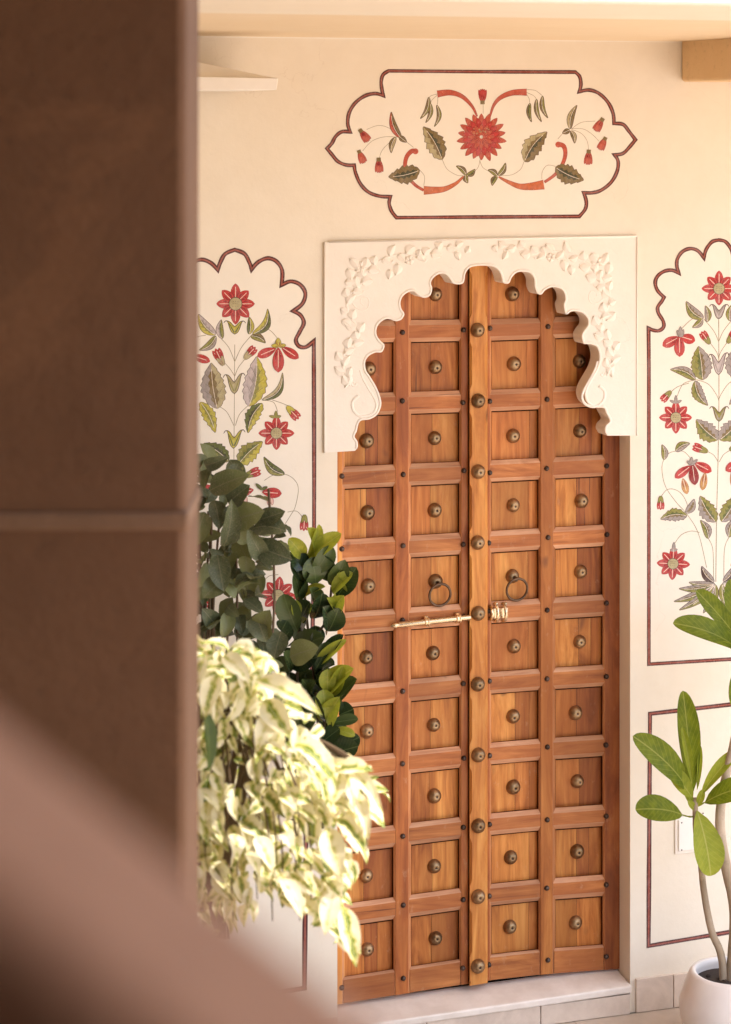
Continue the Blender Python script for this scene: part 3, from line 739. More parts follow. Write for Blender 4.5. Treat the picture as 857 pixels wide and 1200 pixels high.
for T, c in ((TA, (480,460)), (TB, (405,426))):
    g.begin(); cc = T(*c); g.poly([(cc[0] + math.cos(i * .4) * 3.5, cc[1] + math.sin(i * .4) * 3.5) for i in range(16)], 'coral', 5); g.end('painted_knob')
for T, dat in ((TA, [((548,188),(505,296),22,-.12),((555,218),(532,316),20,-.12),((588,228),(575,336),20,-.16)]), (TB, [((262,218),(270,313),20,.1),((295,198),(320,312),20,.1),((325,182),(352,293),22,.12)])):
    g.T = T
    for a, b, w_, be in dat: g.leaf(a, b, w_, 'brol', 'olive', be)
g.T = TA; g.leaf((615,502), (520,336), 95, 'brol', 'khaki', .05, 6); g.leaf((502,555), (345,588), 92, 'brol', 'brol', -.05, 6)
g.leaf((408,395), (358,262), 34, 'brol', 'coral', -.10); g.leaf((398,385), (436,414), 24, 'brol', 'brol', 0); g.leaf((380,388), (358,468), 26, 'brol', 'khaki', .1)
for a, b in (((735,578),(685,533)), ((738,582),(780,550)), ((732,578),(742,620))): g.leaf(a, b, 24, 'brol', 'olive', .12)
g.T = TB; g.leaf((235,512), (348,362), 95, 'brol', 'khaki', -.08, 6); g.leaf((390,540), (532,605), 95, 'brol', 'brol', .05, 6)
g.leaf((463,348), (498,228), 32, 'brol', 'khaki', -.10); g.leaf((462,352), (425,370), 24, 'brol', 'brol', 0); g.leaf((468,356), (487,420), 24, 'brol', 'khaki', -.1)
for a, b in (((98,582),(52,553)), ((102,582),(140,518)), ((96,584),(72,632))): g.leaf(a, b, 24, 'brol', 'olive', .12)
g.T = TA; g.stems([[(820,210),(820,270)], [(805,500),(795,540),(775,560)], [(615,502),(640,550),(690,580),(722,580)], [(502,555),(525,585),(522,632)],
   [(390,385),(350,345),(295,330),(235,350)], [(390,388),(320,388),(260,410),(215,458)], [(385,392),(340,425),(310,460),(296,505)], [(432,410),(470,440)],
   [(590,172),(560,180),(548,190)], [(590,178),(565,200),(555,220)], [(592,185),(592,210),(588,230)]], .5)
g.T = TB; g.stems([[(10,505),(25,540),(55,560)], [(232,512),(215,550),(170,578),(108,582)], [(390,535),(350,530),(325,560),(322,600)],
   [(470,348),(520,315),(590,308)], [(470,346),(530,348),(575,375),(608,408)], [(470,350),(520,370),(550,410),(557,465)], [(425,372),(402,398)],
   [(246,150),(290,155),(328,184)], [(246,165),(280,180),(296,200)], [(246,175),(258,195),(262,220)]], .5)
tulip(g, TA(222, 380), 2.5, 15); tulip(g, TA(208, 487), 2.75, 14); tulip(g, TA(297, 530), 3.1, 15)
tulip(g, TB(610, 326), -2.6, 15); tulip(g, TB(628, 421), -2.7, 14); tulip(g, TB(556, 490), 3.2, 15)

# ---- right mural
TC = lambda x, y: (740 + x / 4.444, 270 + y / 4.444)
TD = lambda x, y: (740 + x / 4.444, 520 + y / 4.444)
STX = W(*TC(455, 700), 0).x
def mirr(T):
    def f(x, y):
        p = W(*T(x, y), 0); p.x = 2 * STX - p.x; return to_px(p)
    return f
mur = empty('painted_mural', W(842, 775, 0), 'painted flower panel with grey leaves and scalloped top, on the wall right of the door', 'mural', None)
half = [[(90,510),(115,520),(145,522),(168,503),(166,472),(142,432),(138,400),(160,368),(170,348)], [(170,348),(136,312),(125,270),(140,235),(175,212),(215,208),(248,224)],
        [(248,224),(238,190),(240,150),(265,112),(305,95),(345,105),(378,142)], [(378,142),(390,100),(420,60),(455,50)]]
hp = [[TC(*p) for p in s_] for s_ in half]
bl = [TD(92,1148), TD(92,500), TC(92,700)] + segs([[TC(90,700), TC(90,510)]] + hp)[1:]
def mpx(p): q = W(*p, 0); q.x = 2 * STX - q.x; return to_px(q)
right = [mpx(p) for p in bl[::-1]][1:]
base_z = W(*TD(92,1148), 0).z
br = to_px(Vector((2 * STX - W(*bl[0]).x, 0, W(857, 768).z - .02)))
right[-1] = br
path = bl + right
m = MB(); m.ngon([W(*p, L0) for p in path]); m.build('panel_ground', M_PANEL, mur, fix=False)
g = Art(TC, mur); g.sc = 1 / 4.444
g.begin(); g.band(path, 4.4, True); g.end('painted_border')
for mir in (False, True):
    tc = mirr(TC) if mir else TC; td = mirr(TD) if mir else TD; bs = -1 if mir else 1; rz = -1 if mir else 1
    g.T = tc
    lf = lambda a, b, w_, c1, c2, be=.1, se=0: g.leaf(a, b, w_, c1 if not mir else c2, c2 if not mir else c1, be * bs, se)
    lf((375,460),(285,370),52,'grey','olive',-.12); lf((396,477),(386,392),32,'olive','grey',.1); lf((372,460),(318,506),32,'olive','grey',-.1)
    lf((372,780),(350,603),108,'grey','olive',.02,7); lf((335,776),(203,724),48,'grey','olive',.12); lf((332,783),(398,912),60,'olive','grey',.12,7)
    lf((450,1092),(338,985),98,'grey','olive',-.05,6)
    g.stems([[(378,462),(430,525),(455,580)], [(372,460),(320,460),(262,512)], [(410,585),(445,635),(456,672)], [(338,777),(400,800),(440,850),(456,885)], [(335,778),(270,800),(238,865)], [(300,795),(240,815),(200,848)]])
    g.bud((385,556), -.6 * rz, 13); g.bud((180,866), 3.9 if not mir else 2.4, 12)
    g.pendant([((250,555),(163,602),50,'red'),((255,552),(332,575),50,'red'),((250,550),(252,658),52,'red')], [((255,555),(238,520),18),((262,555),(272,515),18),((256,556),(256,500),22)], 'grey')
    g.flower((232,975), 19.5, 0)
    g.pendant([], [((232,900),(200,885),14),((232,900),(262,885),14),((232,902),(232,858),18)], 'grey')
    g.T = td
    lf((230,38),(305,-3),40,'grey','olive',-.1); lf((172,84),(160,4),32,'grey','olive',.1)
    lf((290,375),(152,392),66,'olive','grey',.1,6); lf((286,362),(328,288),38,'grey','grey',.1); lf((440,408),(358,272),88,'olive','grey',-.05,6)
    lf((402,494),(360,398),42,'grey','olive',.12)
    g.stems([[(305,72),(275,42),(235,38),(190,55),(160,115),(175,215),(230,300),(292,370),(350,470),(392,645)], [(155,275),(185,240),(225,238),(265,265),(292,320),(287,365)],
             [(402,494),(425,555),(428,710)], [(225,520),(260,475),(310,455),(355,462)], [(400,42),(430,60),(452,95)]])
    g.bud((355,25), -1.2 * rz, 14); g.bud((153,312), 3.15, 12)
    g.pendant([((268,180),(290,262),34,'ochre'),((385,150),(370,242),34,'ochre'),((310,115),(228,178),42,'red'),((330,100),(418,145),48,'red'),((318,105),(332,215),48,'dred')], [((312,110),(290,88),16),((314,110),(345,82),18),((312,108),(315,68),18)], 'grey')
    g.flower((217,625), 19.5, .05)
    g.pendant([], [((220,560),(202,550),14),((222,560),(240,548),14),((220,562),(222,512),20)], 'grey')
    lf((430,722),(366,638),40,'grey','dark',-.1)
    for tx, ty, w_ in ((300,722,34),(248,755,40),(222,822,42),(250,866,40),(300,850,38),(375,882,40),(420,850,34)): lf((436,732),(tx,ty),w_,'grey','olive',-.06)
g.T = TC
g.flower((457,303), 20.5, 0, 'red eight-petalled flower at the top of the stem')
g.calyx((408,388),(455,462),(508,388),'grey','lilac',34); g.calyx((400,650),(455,752),(510,640),'lilac','grey',26); g.calyx((408,920),(457,995),(508,920),'olive','grey',34)
g.stems([[(455,465),(456,700),(456,900),(452,1180),(444,1500),(440,1830)]], .9)

# ---- left mural
TE = lambda x, y: (225 + x / 5.529, 290 + y / 5.529)
TF = lambda x, y: (225 + x / 5.529, 440 + y / 5.529)
STX = W(*TE(278, 700), 0).x
mul = empty('painted_mural', W(275, 740, 0), 'painted flower panel with yellow-green leaves and scalloped top, left of the door behind plants', 'mural', None)
half = [[(278,15),(340,40),(372,95),(388,140)], [(388,140),(430,95),(490,70),(548,90),(585,150),(582,242)], [(582,242),(640,220),(700,240),(735,295),(718,362),(658,412)],
        [(658,412),(705,440),(725,490),(698,548),(674,600),(695,640),(740,645),(790,608)]]
rt = segs([[TE(*p) for p in s_] for s_ in half] + [[TE(790,608), TF(792,995), (365.5, 790)]])
lt = [mpx(p) for p in rt[::-1]][:-1]
path = lt + rt
m = MB(); m.ngon([W(*p, L0) for p in path]); m.build('panel_ground', M_PANEL, mul, fix=False)
g = Art(TE, mul); g.sc = 1 / 5.529
g.begin(); g.band(path, 5.0, True); g.end('painted_border')
def lf(a, b, w_, c1, c2, be=.1, se=0): g.leaf(a, b, w_, c1, c2, be, se)
lf((395,562),(492,398),56,'green','yel',.22); lf((372,562),(372,450),42,'yel','green',.08); lf((382,572),(478,618),46,'olive','brol',-.12)
lf((152,567),(42,432),66,'lilac','yel',-.1); lf((195,592),(190,468),46,'olive','lilac',-.1); lf((157,574),(48,666),48,'olive','grey',-.14)
g.leaf((370,1030),(420,706),150,'yel','lilac',.06,7); g.leaf((165,1045),(125,748),158,'khaki','grey',-.03,7)
lf((455,990),(588,812),44,'green','khaki',.22)
g.stems([[(385,570),(320,650),(278,740)], [(190,590),(240,650),(278,740)], [(440,540),(500,533),(558,592)], [(345,722),(300,780),(278,835)], [(215,750),(250,790),(278,835)], [(5,590),(50,575),(90,570)]], .7)
g.pendant([((545,655),(424,706),58,'red'),((580,645),(692,718),58,'red'),((560,648),(560,810),72,'red')], [((560,640),(515,635),30),((565,640),(610,632),30),((560,645),(560,585),44)], 'yel')
g.pendant([((0,700),(118,738),50,'red'),((-30,690),(-90,735),58,'red')], [((-20,690),(0,640),30)], 'yel')
g.bud((380,680), .75, 14, 'khaki'); g.bud((176,705), -.45, 16, 'khaki')
g.flower((283,365), 23.5, 0, 'red eight-petalled flower at the top of the stem')
g.calyx((208,478),(278,562),(348,480),'yel','green',48); g.calyx((203,830),(276,948),(345,818),'khaki','olive',40)
g.T = TF
lf((455,180),(362,372),92,'green','yel',.10,6); lf((55,172),(152,370),84,'yel','yel',-.06,6)
g.stems([[(165,195),(225,235),(272,325)], [(368,192),(310,250),(282,325)], [(470,160),(530,175),(556,235)], [(520,158),(590,182),(640,205)], [(278,-1000 + 800),(276,100),(273,470),(270,900),(265,1500)],
         [(470,680),(530,645),(610,642),(668,680),(690,740),(670,850),(640,905),(590,985)], [(620,885),(680,880),(725,930)], [(560,1290),(500,1300),(460,1340)]], .7)
g.bud((658,245), 2.4, 15, 'yel'); g.flower((548,374), 20.5, 0)
g.pendant([], [((545,272),(500,262),20),((545,272),(578,262),20),((545,275),(545,228),26)], 'olive')
g.calyx((208,362),(270,472),(345,355),'yel','green',44)
lf((300,578),(458,428),120,'yel','olive',-.05,6); lf((240,555),(76,440),105,'green','olive',.05,6)
lf((600,642),(466,528),60,'green','olive',-.14)
g.bud((398,632), 1.2, 15, 'olive'); g.bud((728,960), 3.2, 14, 'olive')
g.pendant([((320,860),(335,780),24,'pink'),((345,860),(350,780),24,'pink'),((495,840),(500,790),20,'pink'),((522,840),(515,790),20,'pink'),((455,755),(582,765),64,'red'),((400,740),(270,770),64,'red')], [((455,740),(415,700),24),((455,740),(490,720),24)], 'green')
g.flower(((326 - 225) * 5.529, (698 - 440) * 5.529), 22, .1)
g.flower(((232 - 225) * 5.529, (697 - 440) * 5.529), 22, 0)
g.pendant([((-10,740),(150,735),60,'red')], [((0,730),(40,700),20)], 'green')

# ---- plain painted frames low on the wall
fr1 = empty('painted_mural', W(760, 1110, 0), 'empty painted brown frame low on the wall behind the plumeria pot', 'mural')
g = Art(TC, fr1); g.sc = 1; zz = (762, 836.5), (760.3, 1108.5)
e1 = W(857, 825.5, 0); e2 = W(857, 1089, 0)
x_ = .9
def ext(a, b, dx):
    A_, B_ = W(*a, 0), W(*b, 0); t = (A_.x + dx - A_.x) / (B_.x - A_.x); return to_px(A_ + (B_ - A_) * t)
pth = [zz[1], zz[0], ext(zz[0], (857, 825.5), .62), ext(zz[1], (857, 1092), .62)]
def densify(p, n=12): return [tuple(Vector(p[i]).lerp(Vector(p[(i + 1) % len(p)]), k / n)) for i in range(len(p)) for k in range(n)]
g.begin(); g.band(densify(pth), 5.0, True, 'bdark', 'bred'); g.end('painted_border')
fr2 = empty('painted_mural', W(340, 1125, 0), 'painted brown frame low on the wall left of the door, behind the cream leaves', 'mural')
g = Art(TC, fr2); g.sc = 1
pth = [(357, 1158), (360, 862), (150, 880), (150, 1190)]
g.begin(); g.band(densify(pth), 5.6, True, 'bdark', 'bred'); g.end('painted_border')

# wall socket plate
sp = empty('wall_socket', W(803, 975, 0), 'small white blank electrical plate on the wall behind the plumeria stem', 'wall plate')
a = W(794, 997, 0); b = W(822, 957, 0); t = MB(); t.box(a.x, b.x, -.012, -.0005, a.z, b.z); bevel(t.build('plate', M_WHITE, sp), .003)
a2 = W(790.5, 1001, 0); b2 = W(826, 954, 0); t = MB(); t.box(a2.x, b2.x, -.006, -.0004, a2.z, b2.z); bevel(t.build('back_plate', M_ARCH, sp), .002)
for px, py in ((799, 996), (799, 964), (824, 953)):
    t = MB(); t.lathe(W(px, py, -.011), (0, -1, 0), [(.003, 0), (.003, .0015), (0, .002)], 8); t.build('screw', M_IRON, sp, True)

# white ledge near the ceiling, mostly behind the pillar
lg = MB(); yl = -.55
q0 = [W(150, 105.5, yl), W(324.5, 105.5, yl), W(326.5, 91.5, yl), W(150, 88, yl)]
bq = [Vector((v.x, -.05, v.z)) for v in q0]
lg.hexa(q0, bq); top = [W(150, 88.3, yl + .01), W(326, 92, yl + .01), W(318, 90.5, yl + .10), W(150, 56, yl + .10)]
lg.hexa(top, [v + Vector((0, .3, 0)) for v in top])
tag(bevel(lg.build('ledge', M_WHITE), .004), 'white tapering ledge under the ceiling beside the stone pillar', 'ledge')

# ================================================================== PLANTS
def leaf_me(name, wd, mats, bend=.6, fold=.25, prof='oval', n=8, wav=0.0):
    """unit-length leaf along +Y, face +Z"""
    v = []; f = []; uv = []
    y = z = 0.0; ang = bend * .5
    for i in range(n + 1):
        t = i / n
        if prof == 'ob': t = 1 - (1 - t) ** 1.7
        if prof == 'oval': h = math.sin(math.pi * t ** .85) ** .7
        elif prof == 'ob': h = math.sin(math.pi * t ** 1.45) ** .48
        elif prof == 'lance': h = (math.sin(math.pi * t ** .72)) ** .9 * (1 - .15 * t)
        else: h = math.sin(math.pi * t ** .7) ** .85
        if i in (0,): h = .03
        if i == n: h = .02
        hw = wd / 2 * h
        for j, s_ in enumerate((-1, -.55, 0, .55, 1)):
            wz = fold * abs(s_) * hw * (1 if abs(s_) < .6 else 1.15) + wav * math.sin(t * 17 + s_ * 3) * hw * abs(s_)
            v.append((s_ * hw, y - math.sin(ang) * wz * .3, z + wz)); uv.append((.5 + s_ * .5 * max(h, .05), t))
        t2 = (i + 1) / n; t2 = 1 - max(0, 1 - t2) ** 1.7 if prof == 'ob' else t2; y += math.cos(ang) * (t2 - t); z += math.sin(ang) * (t2 - t); ang -= bend * (t2 - t)
    for i in range(n):
        for j in range(4): a_ = i * 5 + j; f.append((a_, a_ + 1, a_ + 6, a_ + 5))
    me = bpy.data.meshes.new(name); me.from_pydata(v, [], f)
    ul = me.uv_layers.new(name='UVMap')
    for lp in me.loops: ul.data[lp.index].uv = uv[lp.vertex_index]
    for p in me.polygons: p.use_smooth = True
    me.materials.append(mats); return me
def orient(d, nrm):
    y = Vector(d).normalized(); z = Vector(nrm) - y * Vector(nrm).dot(y)
    if z.length < 1e-4: z = y.orthogonal()
    z.normalize(); x = y.cross(z)
    return Matrix((x, y, z)).transposed()
def put_leaf(me, base, d, nrm, L, par, wid=1.0, label=None):
    o = inst('leaf', me, base, par, label); m3 = orient(d, nrm); o.rotation_euler = m3.to_euler(); o.scale = (L * wid, L, L); return o
TOCAM = -FWD
def rv(s_=1): return Vector((random.gauss(0, s_), random.gauss(0, s_), random.gauss(0, s_)))

# ---- plumeria in the white pot
PY = -.42
pc = W(859, 1137, PY); 
pot = empty('white_pot', (pc.x, pc.y, ZF), 'round glossy white pot holding the plumeria, lower right by the wall', 'pot')
hP = pc.z - ZF; t = MB()
t.lathe((pc.x, pc.y, ZF), (0, 0, 1), [(0, 0), (.125, 0), (.15, .012), (.185, .06), (.205, .12), (.205, .17), (.19, .22), (.168, hP - .012), (.158, hP - .002), (.150, hP), (.142, hP - .004), (.145, hP - .03), (.150, hP - .06)], 56)
t.build('pot_body', M_POT, pot, True)
t = MB(); t.lathe((pc.x, pc.y, ZF), (0, 0, 1), [(.148, hP - .045), (.1, hP - .04), (.05, hP - .036), (0, hP - .035)], 30); t.build('soil', M_SOIL, pot, True)
for i in range(14):
    p = Vector((pc.x + random.uniform(-.12, .1), pc.y + random.uniform(-.1, .1), ZF + hP - .038)); t = MB(); t.lathe(p, (random.gauss(0, .4), random.gauss(0, .4), 1), [(0, -.006), (.009, -.003), (.011, .002), (.006, .007), (0, .009)], 6); t.build('clod', M_SOIL, pot, True)
plum = empty('plumeria_plant', (pc.x, pc.y, ZF + hP - .04), 'plumeria with big oval green leaves on bare grey stems in the white pot', 'plant')
dP = (pc - CAM).dot(FWD)
def stem(pts, r, m, par, name='stem', d0=None, dz=None):
    ps = catmull([P(x, y, (d0 or dP) + (z if dz is None else dz)) for x, y, z in pts], 6); n_ = len(ps)
    t = MB(); rr = [r[0] + (r[1] - r[0]) * i / (n_ - 1) * 1.0 + random.uniform(-.0004, .0004) for i in range(n_)]
    t.tube(ps, rr, 10); return t.build(name, m, par, True)
stem([(848,1150,0),(847,1130,0),(843,1112,0),(835,1094,.0),(829,1068,.02),(824,1036,.03),(821,1006,.03),(816,976,.02),(815,950,.0),(815,935,0)], (.0165, .0105), M_PSTEM, plum)
stem([(858,1150,0),(860,1120,0),(862,1085,0),(860,1055,0),(852,1020,-.02),(845.5,985,-.03),(844,955,-.02),(847.5,927,0),(853,900,0),(860,870,.0),(866,830,0),(869,790,0),(870,765,0)], (.026, .0115), M_PSTEM, plum)
me_pl = [leaf_me('plumeria_leaf', .34, M_LPLU, b_, f_, 'ob', 12) for b_, f_ in ((.3, .30), (.8, .22), (-.2, .3))]
me_pl2 = [leaf_me('plumeria_leaf_pale', .34, M_LPLU2, b_, f_, 'ob', 12) for b_, f_ in ((.5, .35), (.9, .3))]
def pleaf(b, t, wpx, db=0, dt=0, pale=False, v=0, tilt=(0, 0), pet=True):
    B = P(b[0], b[1], dP + db); T_ = P(t[0], t[1], dP + dt); d = T_ - B; L = d.length
    n_ = TOCAM * .9 + UP * (.55 + tilt[1]) + RGT * tilt[0]
    me = (me_pl2 if pale else me_pl)[v]
    put_leaf(me, B, d, n_, L * 1.02, plum, wpx / 310 / (.34 * L))
for a in [((811,932),(800,811),27,0,.02,False,0,(.1,0)), ((806,926),(738,862),34,0,-.12,False,1,(-.1,.2)), ((812,936),(783,899),20,0,-.05,True,0,(-.2,.1)),
          ((800,955),(743,950),34,-.02,-.10,False,1,(0,.3)), ((817,950),(832,1026),40,-.01,-.08,True,0,(.35,-.1)), ((822,932),(866,880),16,0,.03,True,1,(.1,.6)),
          ((826,941),(884,922),30,0,-.08,False,1,(.1,.3)), ((811,918),(799,852),10,-.02,-.03,True,0,(0,0)), ((817,926),(821,874),6,0,0,True,0,(0,0)),
          ((817,925),(815,893),5,0,0,True,0,(.3,0)), ((812,945),(803,925),9,0,0,True,0,(0,0)), ((818,945),(824,925),9,0,-.02,True,0,(0,0)), ((815,950),(806,938),8,0,-.02,True,0,(0,0)),
          ((868,764),(785,732),31,0,-.15,False,1,(-.1,.25)), ((862,745),(816,693),24,0,-.05,False,0,(-.1,.2)), ((866,758),(819,737),19,0,-.10,True,0,(-.1,.2)),
          ((868,758),(856,680),30,0,.05,False,0,(.2,0)), ((872,770),(905,690),34,0,0,False,0,(0,.2)), ((874,772),(945,745),32,0,-.1,False,1,(0,.3)), ((872,776),(925,800),30,0,-.15,False,1,(0,.3)),
          ((868,775),(864,836),28,0,-.1,False,1,(.1,0)), ((872,765),(880,690),22,0,.1,True,0,(0,0)), ((870,772),(905,850),26,0,0,False,0,(.2,0))]:
    pleaf(*a)
for b, t_ in (((815,957),(800,955)), ((815,940),(808,928)), ((816,945),(826,940)), ((815,945),(822,932)), ((870,768),(862,746))):
    stem([(b[0], b[1], 0), ((b[0] + t_[0]) / 2, (b[1] + t_[1]) / 2 + 1, 0), (t_[0], t_[1], 0)], (.0035, .0025), M_LPLU2, plum, 'petiole')

# ---- dusty dark-leaved plant behind
def inside(poly, x, y):
    c = False; j = len(poly) - 1
    for i in range(len(poly)):
        xi, yi = poly[i]; xj, yj = poly[j]
        if (yi > y) != (yj > y) and x < (xj - xi) * (y - yi) / (yj - yi) + xi: c = not c
        j = i
    return c
DD = 8.15
dpoly = [(175,545),(222,548),(240,528),(262,538),(282,556),(302,575),(322,585),(332,605),(336,640),(322,662),(306,680),(304,722),(322,745),(322,775),(335,800),(330,850),(260,920),(175,950)]
base = P(262, 1180, DD); base.z = ZF
dp = empty('leafy_plant', (base.x, base.y, ZF + .3), 'dense plant with dusty dark green oval leaves against the left mural', 'plant')
me_dk = [leaf_me('dusty_leaf', wd, M_LDARK, b_, f_, 'oval', 9, wv) for wd, b_, f_, wv in ((.60, .7, .3, .10), (.54, 1.2, .4, .14), (.64, .4, .2, .08), (.50, 1.7, .35, .12))]
n_ = 0
while n_ < 295:
    x, y = random.uniform(175, 345), random.uniform(520, 940)
    if n_ > 235: y = random.uniform(660, 790)
    if not inside(dpoly, x, y): continue
    d_ = DD + random.uniform(-.16, .24); c = P(x, y, d_)
    out = Vector((x - 262, 0, -(y - 760))) ; dr = RGT * ((x - 265) / 90) + UP * random.uniform(-1.0, .45) + TOCAM * random.uniform(-.1, .9) + rv(.35)
    L = random.uniform(.068, .120); dr.normalize(); nn = UP * .8 + TOCAM * .75 + rv(.4)
    put_leaf(random.choice(me_dk), c - dr * L * .5, dr, nn, L, dp, random.uniform(.85, 1.1)); n_ += 1
for bx_, by_, tx, ty, wpx in [(246,575,290,558,28),(240,545,268,535,18),(268,590,292,570,26),(285,600,262,612,26),(270,612,308,600,34),(302,610,332,600,20),(296,620,335,625,38),(300,640,340,655,30),(262,640,270,585,26),(255,650,262,690,26),
                              (308,655,290,620,24),(262,680,240,700,26),(310,745,318,715,34),(300,720,312,752,30),(340,770,372,760,30),(330,740,322,770,26),(240,600,228,640,28)]:
    B = P(bx_, by_, DD - .2); T_ = P(tx, ty, DD - .24); d = T_ - B; put_leaf(random.choice(me_dk[:3]), B, d, TOCAM + UP * .5 + rv(.2), d.length * 1.1, dp, (wpx / 330) / (.6 * d.length * 1.1))
st = MB()
for i in range(16):
    x = 262 + random.gauss(0, 28); y = random.uniform(570, 760); st.tube([P(*p) for p in catmull([(258 + random.gauss(0, 4), 1100, DD), (258 + (x - 258) * .4, 900, DD), (x + random.gauss(0, 8), (y + 900) / 2, DD), (x, y, DD + random.uniform(-.1, .1))], 5)], .0045, 6)
st.build('branches', M_STEMG, dp, True)
def tpot(loc, r, h, name='plant_pot', label='', m=None):
    e = empty(name, loc, label, 'pot'); t = MB()
    t.lathe(loc, (0, 0, 1), [(0, 0), (r * .7, 0), (r * .74, .01), (r * .97, h - .05), (r * 1.04, h - .045), (r * 1.04, h), (r * .95, h), (r * .93, h - .04)], 40); t.build('pot_body', m or M_TERRA, e, True)
    t = MB(); t.lathe(loc, (0, 0, 1), [(r * .94, h - .035), (r * .5, h - .03), (0, h - .03)], 24); t.build('soil', M_SOIL, e, True)
tpot(Vector((base.x, base.y, ZF)), .19, .34, label='terracotta pot of the dusty dark-leaved plant, hidden behind cream foliage')

# ---- fiddly ficus with yellow-green young leaves, right of it
DG = 8.30
gb = P(372, 1180, DG)
fp = empty('ficus_plant', (gb.x, gb.y, ZF + .3), 'upright plant with glossy dark leaves and bright yellow-green new leaves beside the door', 'plant')
me_fc = [leaf_me('glossy_leaf', wd, M_LFIC, b_, f_, 'ob', 8) for wd, b_, f_ in ((.58, .5, .3), (.62, .9, .25), (.55, .2, .35))]
me_nw = [leaf_me('young_leaf', wd, M_LNEW, b_, f_, 'ob', 8) for wd, b_, f_ in ((.52, .9, .4), (.50, 1.3, .45), (.45, .5, .5))]
T0 = lambda x, y: (325 + x / 4.0, 600 + y / 4.0)
def fl_(b, t_, w4, new, db=0, dt=-.03, nup=.4, nr=0.0):
    B = P(*T0(*b), DG + db); T_ = P(*T0(*t_), DG + dt); d = T_ - B; L = d.length * 1.3; w4 *= 1.42
    put_leaf(random.choice(me_nw if new else me_fc), B, d, TOCAM + UP * nup + RGT * nr + rv(.1), L, fp, (w4 / 4 / 325) / (.55 * L))
for a in [((130,225),(120,90),75,1),((125,215),(60,135),60,1),((140,225),(268,128),72,1),((135,220),(180,90),50,1),((150,300),(75,215),70,0),((165,290),(235,180),60,0),((140,330),(80,250),60,0),
          ((180,340),(160,235),80,0),((250,330),(228,232),70,0),((262,350),(310,240),60,0),((280,400),(352,290),70,0),((262,385),(345,300),50,1),((255,400),(262,315),65,1),((110,420),(205,368),45,1),((100,430),(75,315),60,0),((120,400),(160,310),60,0),
          ((95,560),(45,420),80,0),((105,560),(150,450),80,0),((92,500),(82,430),45,1),((100,512),(155,450),75,1),((232,470),(215,405),55,1),((245,475),(302,405),75,1),((225,560),(205,460),70,0),((240,560),(278,470),70,0),((170,500),(200,400),70,0),((175,480),(150,380),60,0),
          ((165,620),(200,570),40,0),((180,740),(240,640),55,0),((190,720),(312,615),42,1),((195,735),(290,610),45,0),((185,800),(160,700),60,0),((75,650),(195,600),80,0),((60,720),(160,690),70,0),((40,780),(20,680),60,0),((200,800),(260,740),60,0),
          ((235,840),(235,755),60,1),((245,870),(350,760),80,1),((255,860),(300,745),60,1),((265,900),(352,810),70,0),((225,960),(215,855),70,1),((235,990),(290,880),72,1),((205,960),(190,870),70,0),((180,870),(130,800),60,0),((160,900),(190,810),60,0),
          ((250,990),(350,975),40,0),((262,1020),(345,1045),34,1),((200,1070),(180,1010),50,0),((210,1080),(275,1030),60,0),((100,1000),(160,930),80,0),((90,960),(100,870),80,0),((120,1090),(165,1010),70,0),((200,1150),(340,1110),80,0),((180,1190),(240,1120),70,0),((60,1050),(100,980),70,0),
          ((20,560),(40,520),50,0),((60,620),(90,590),40,0),((140,1180),(120,1100),70,0),((40,900),(70,820),60,0),((10,620),(60,560),40,0)]:
    fl_(*a, db=random.uniform(-.03, .1), nr=random.uniform(-.5, .5), nup=random.uniform(.1, .8))
for i in range(90):
    x, y = random.uniform(30, 310), random.uniform(620, 1500); c = (x, y); fl_(c, (x + random.uniform(-70, 70), y - random.uniform(10, 90)), random.uniform(50, 75), 0, db=.12, dt=.1, nr=random.uniform(-.6, .6))
st = MB()
for pl in ([(100,1500),(110,1100),(95,800),(100,560),(95,480)], [(190,1500),(195,1100),(175,800),(150,600),(130,400),(128,220)], [(200,1500),(215,1100),(225,800),(190,740),(175,600),(235,500),(255,350)], [(205,1100),(220,1000),(240,900)]):
    st.tube([P(*T0(*p), DG + .04) for p in catmull(pl, 6)], .005, 6)
st.build('branches', M_STEMG, fp, True)
tpot(Vector((gb.x - .05, gb.y, ZF)), .11, .24, label='terracotta pot of the yellow-green ficus plant, beside the door sill')

# ---- weeping variegated ficus, sunlit in front
DV = 6.2
vb = P(250, 1180, DV); vb.z = ZF
vp = empty('variegated_plant', (vb.x, vb.y, ZF + .35), 'sunlit weeping plant with cream and green variegated leaves in front of the door', 'plant')
me_vr = [leaf_me('variegated_leaf', wd, M_LVAR, b_, f_, 'lance', 9, wv) for wd, b_, f_, wv in ((.56, .9, .35, .10), (.50, 1.5, .4, .12), (.62, .6, .25, .08), (.54, 2.0, .35, .12), (.44, 1.2, .5, .10))]
vtop = [(150,770),(200,745),(238,752),(275,752),(300,762),(318,785),(345,805),(368,830),(384,870),(398,900)]
vpoly = [(150,775),(200,755),(236,756),(280,755),(298,768),(325,790),(350,812),(366,840),(382,872),(396,905),(410,888),(430,896),(444,930),(442,962),(425,985),(424,1010),(408,1030),(402,1060),(412,1090),(414,1115),(404,1122),(385,1090),(355,1065),(338,1062),(310,1060),(290,1075),(240,1120),(150,1130)]
leaves_made = 0; extra = []
def vleaf(base_, d, nn, L, wid):
    global leaves_made
    if leaves_made < 300: put_leaf(random.choice(me_vr), base_, d, nn, L, vp, wid); leaves_made += 1
    else: extra.append((random.choice(me_vr), base_, orient(d, nn), L, wid))
cand = []
n_ = 0
while n_ < 800:
    x, y = random.uniform(150, 450), random.uniform(745, 1130)
    if not inside(vpoly, x, y): continue
    dep = random.random() ** 1.6
    cand.append((dep, x, y)); n_ += 1
cand.sort()
stv = MB()
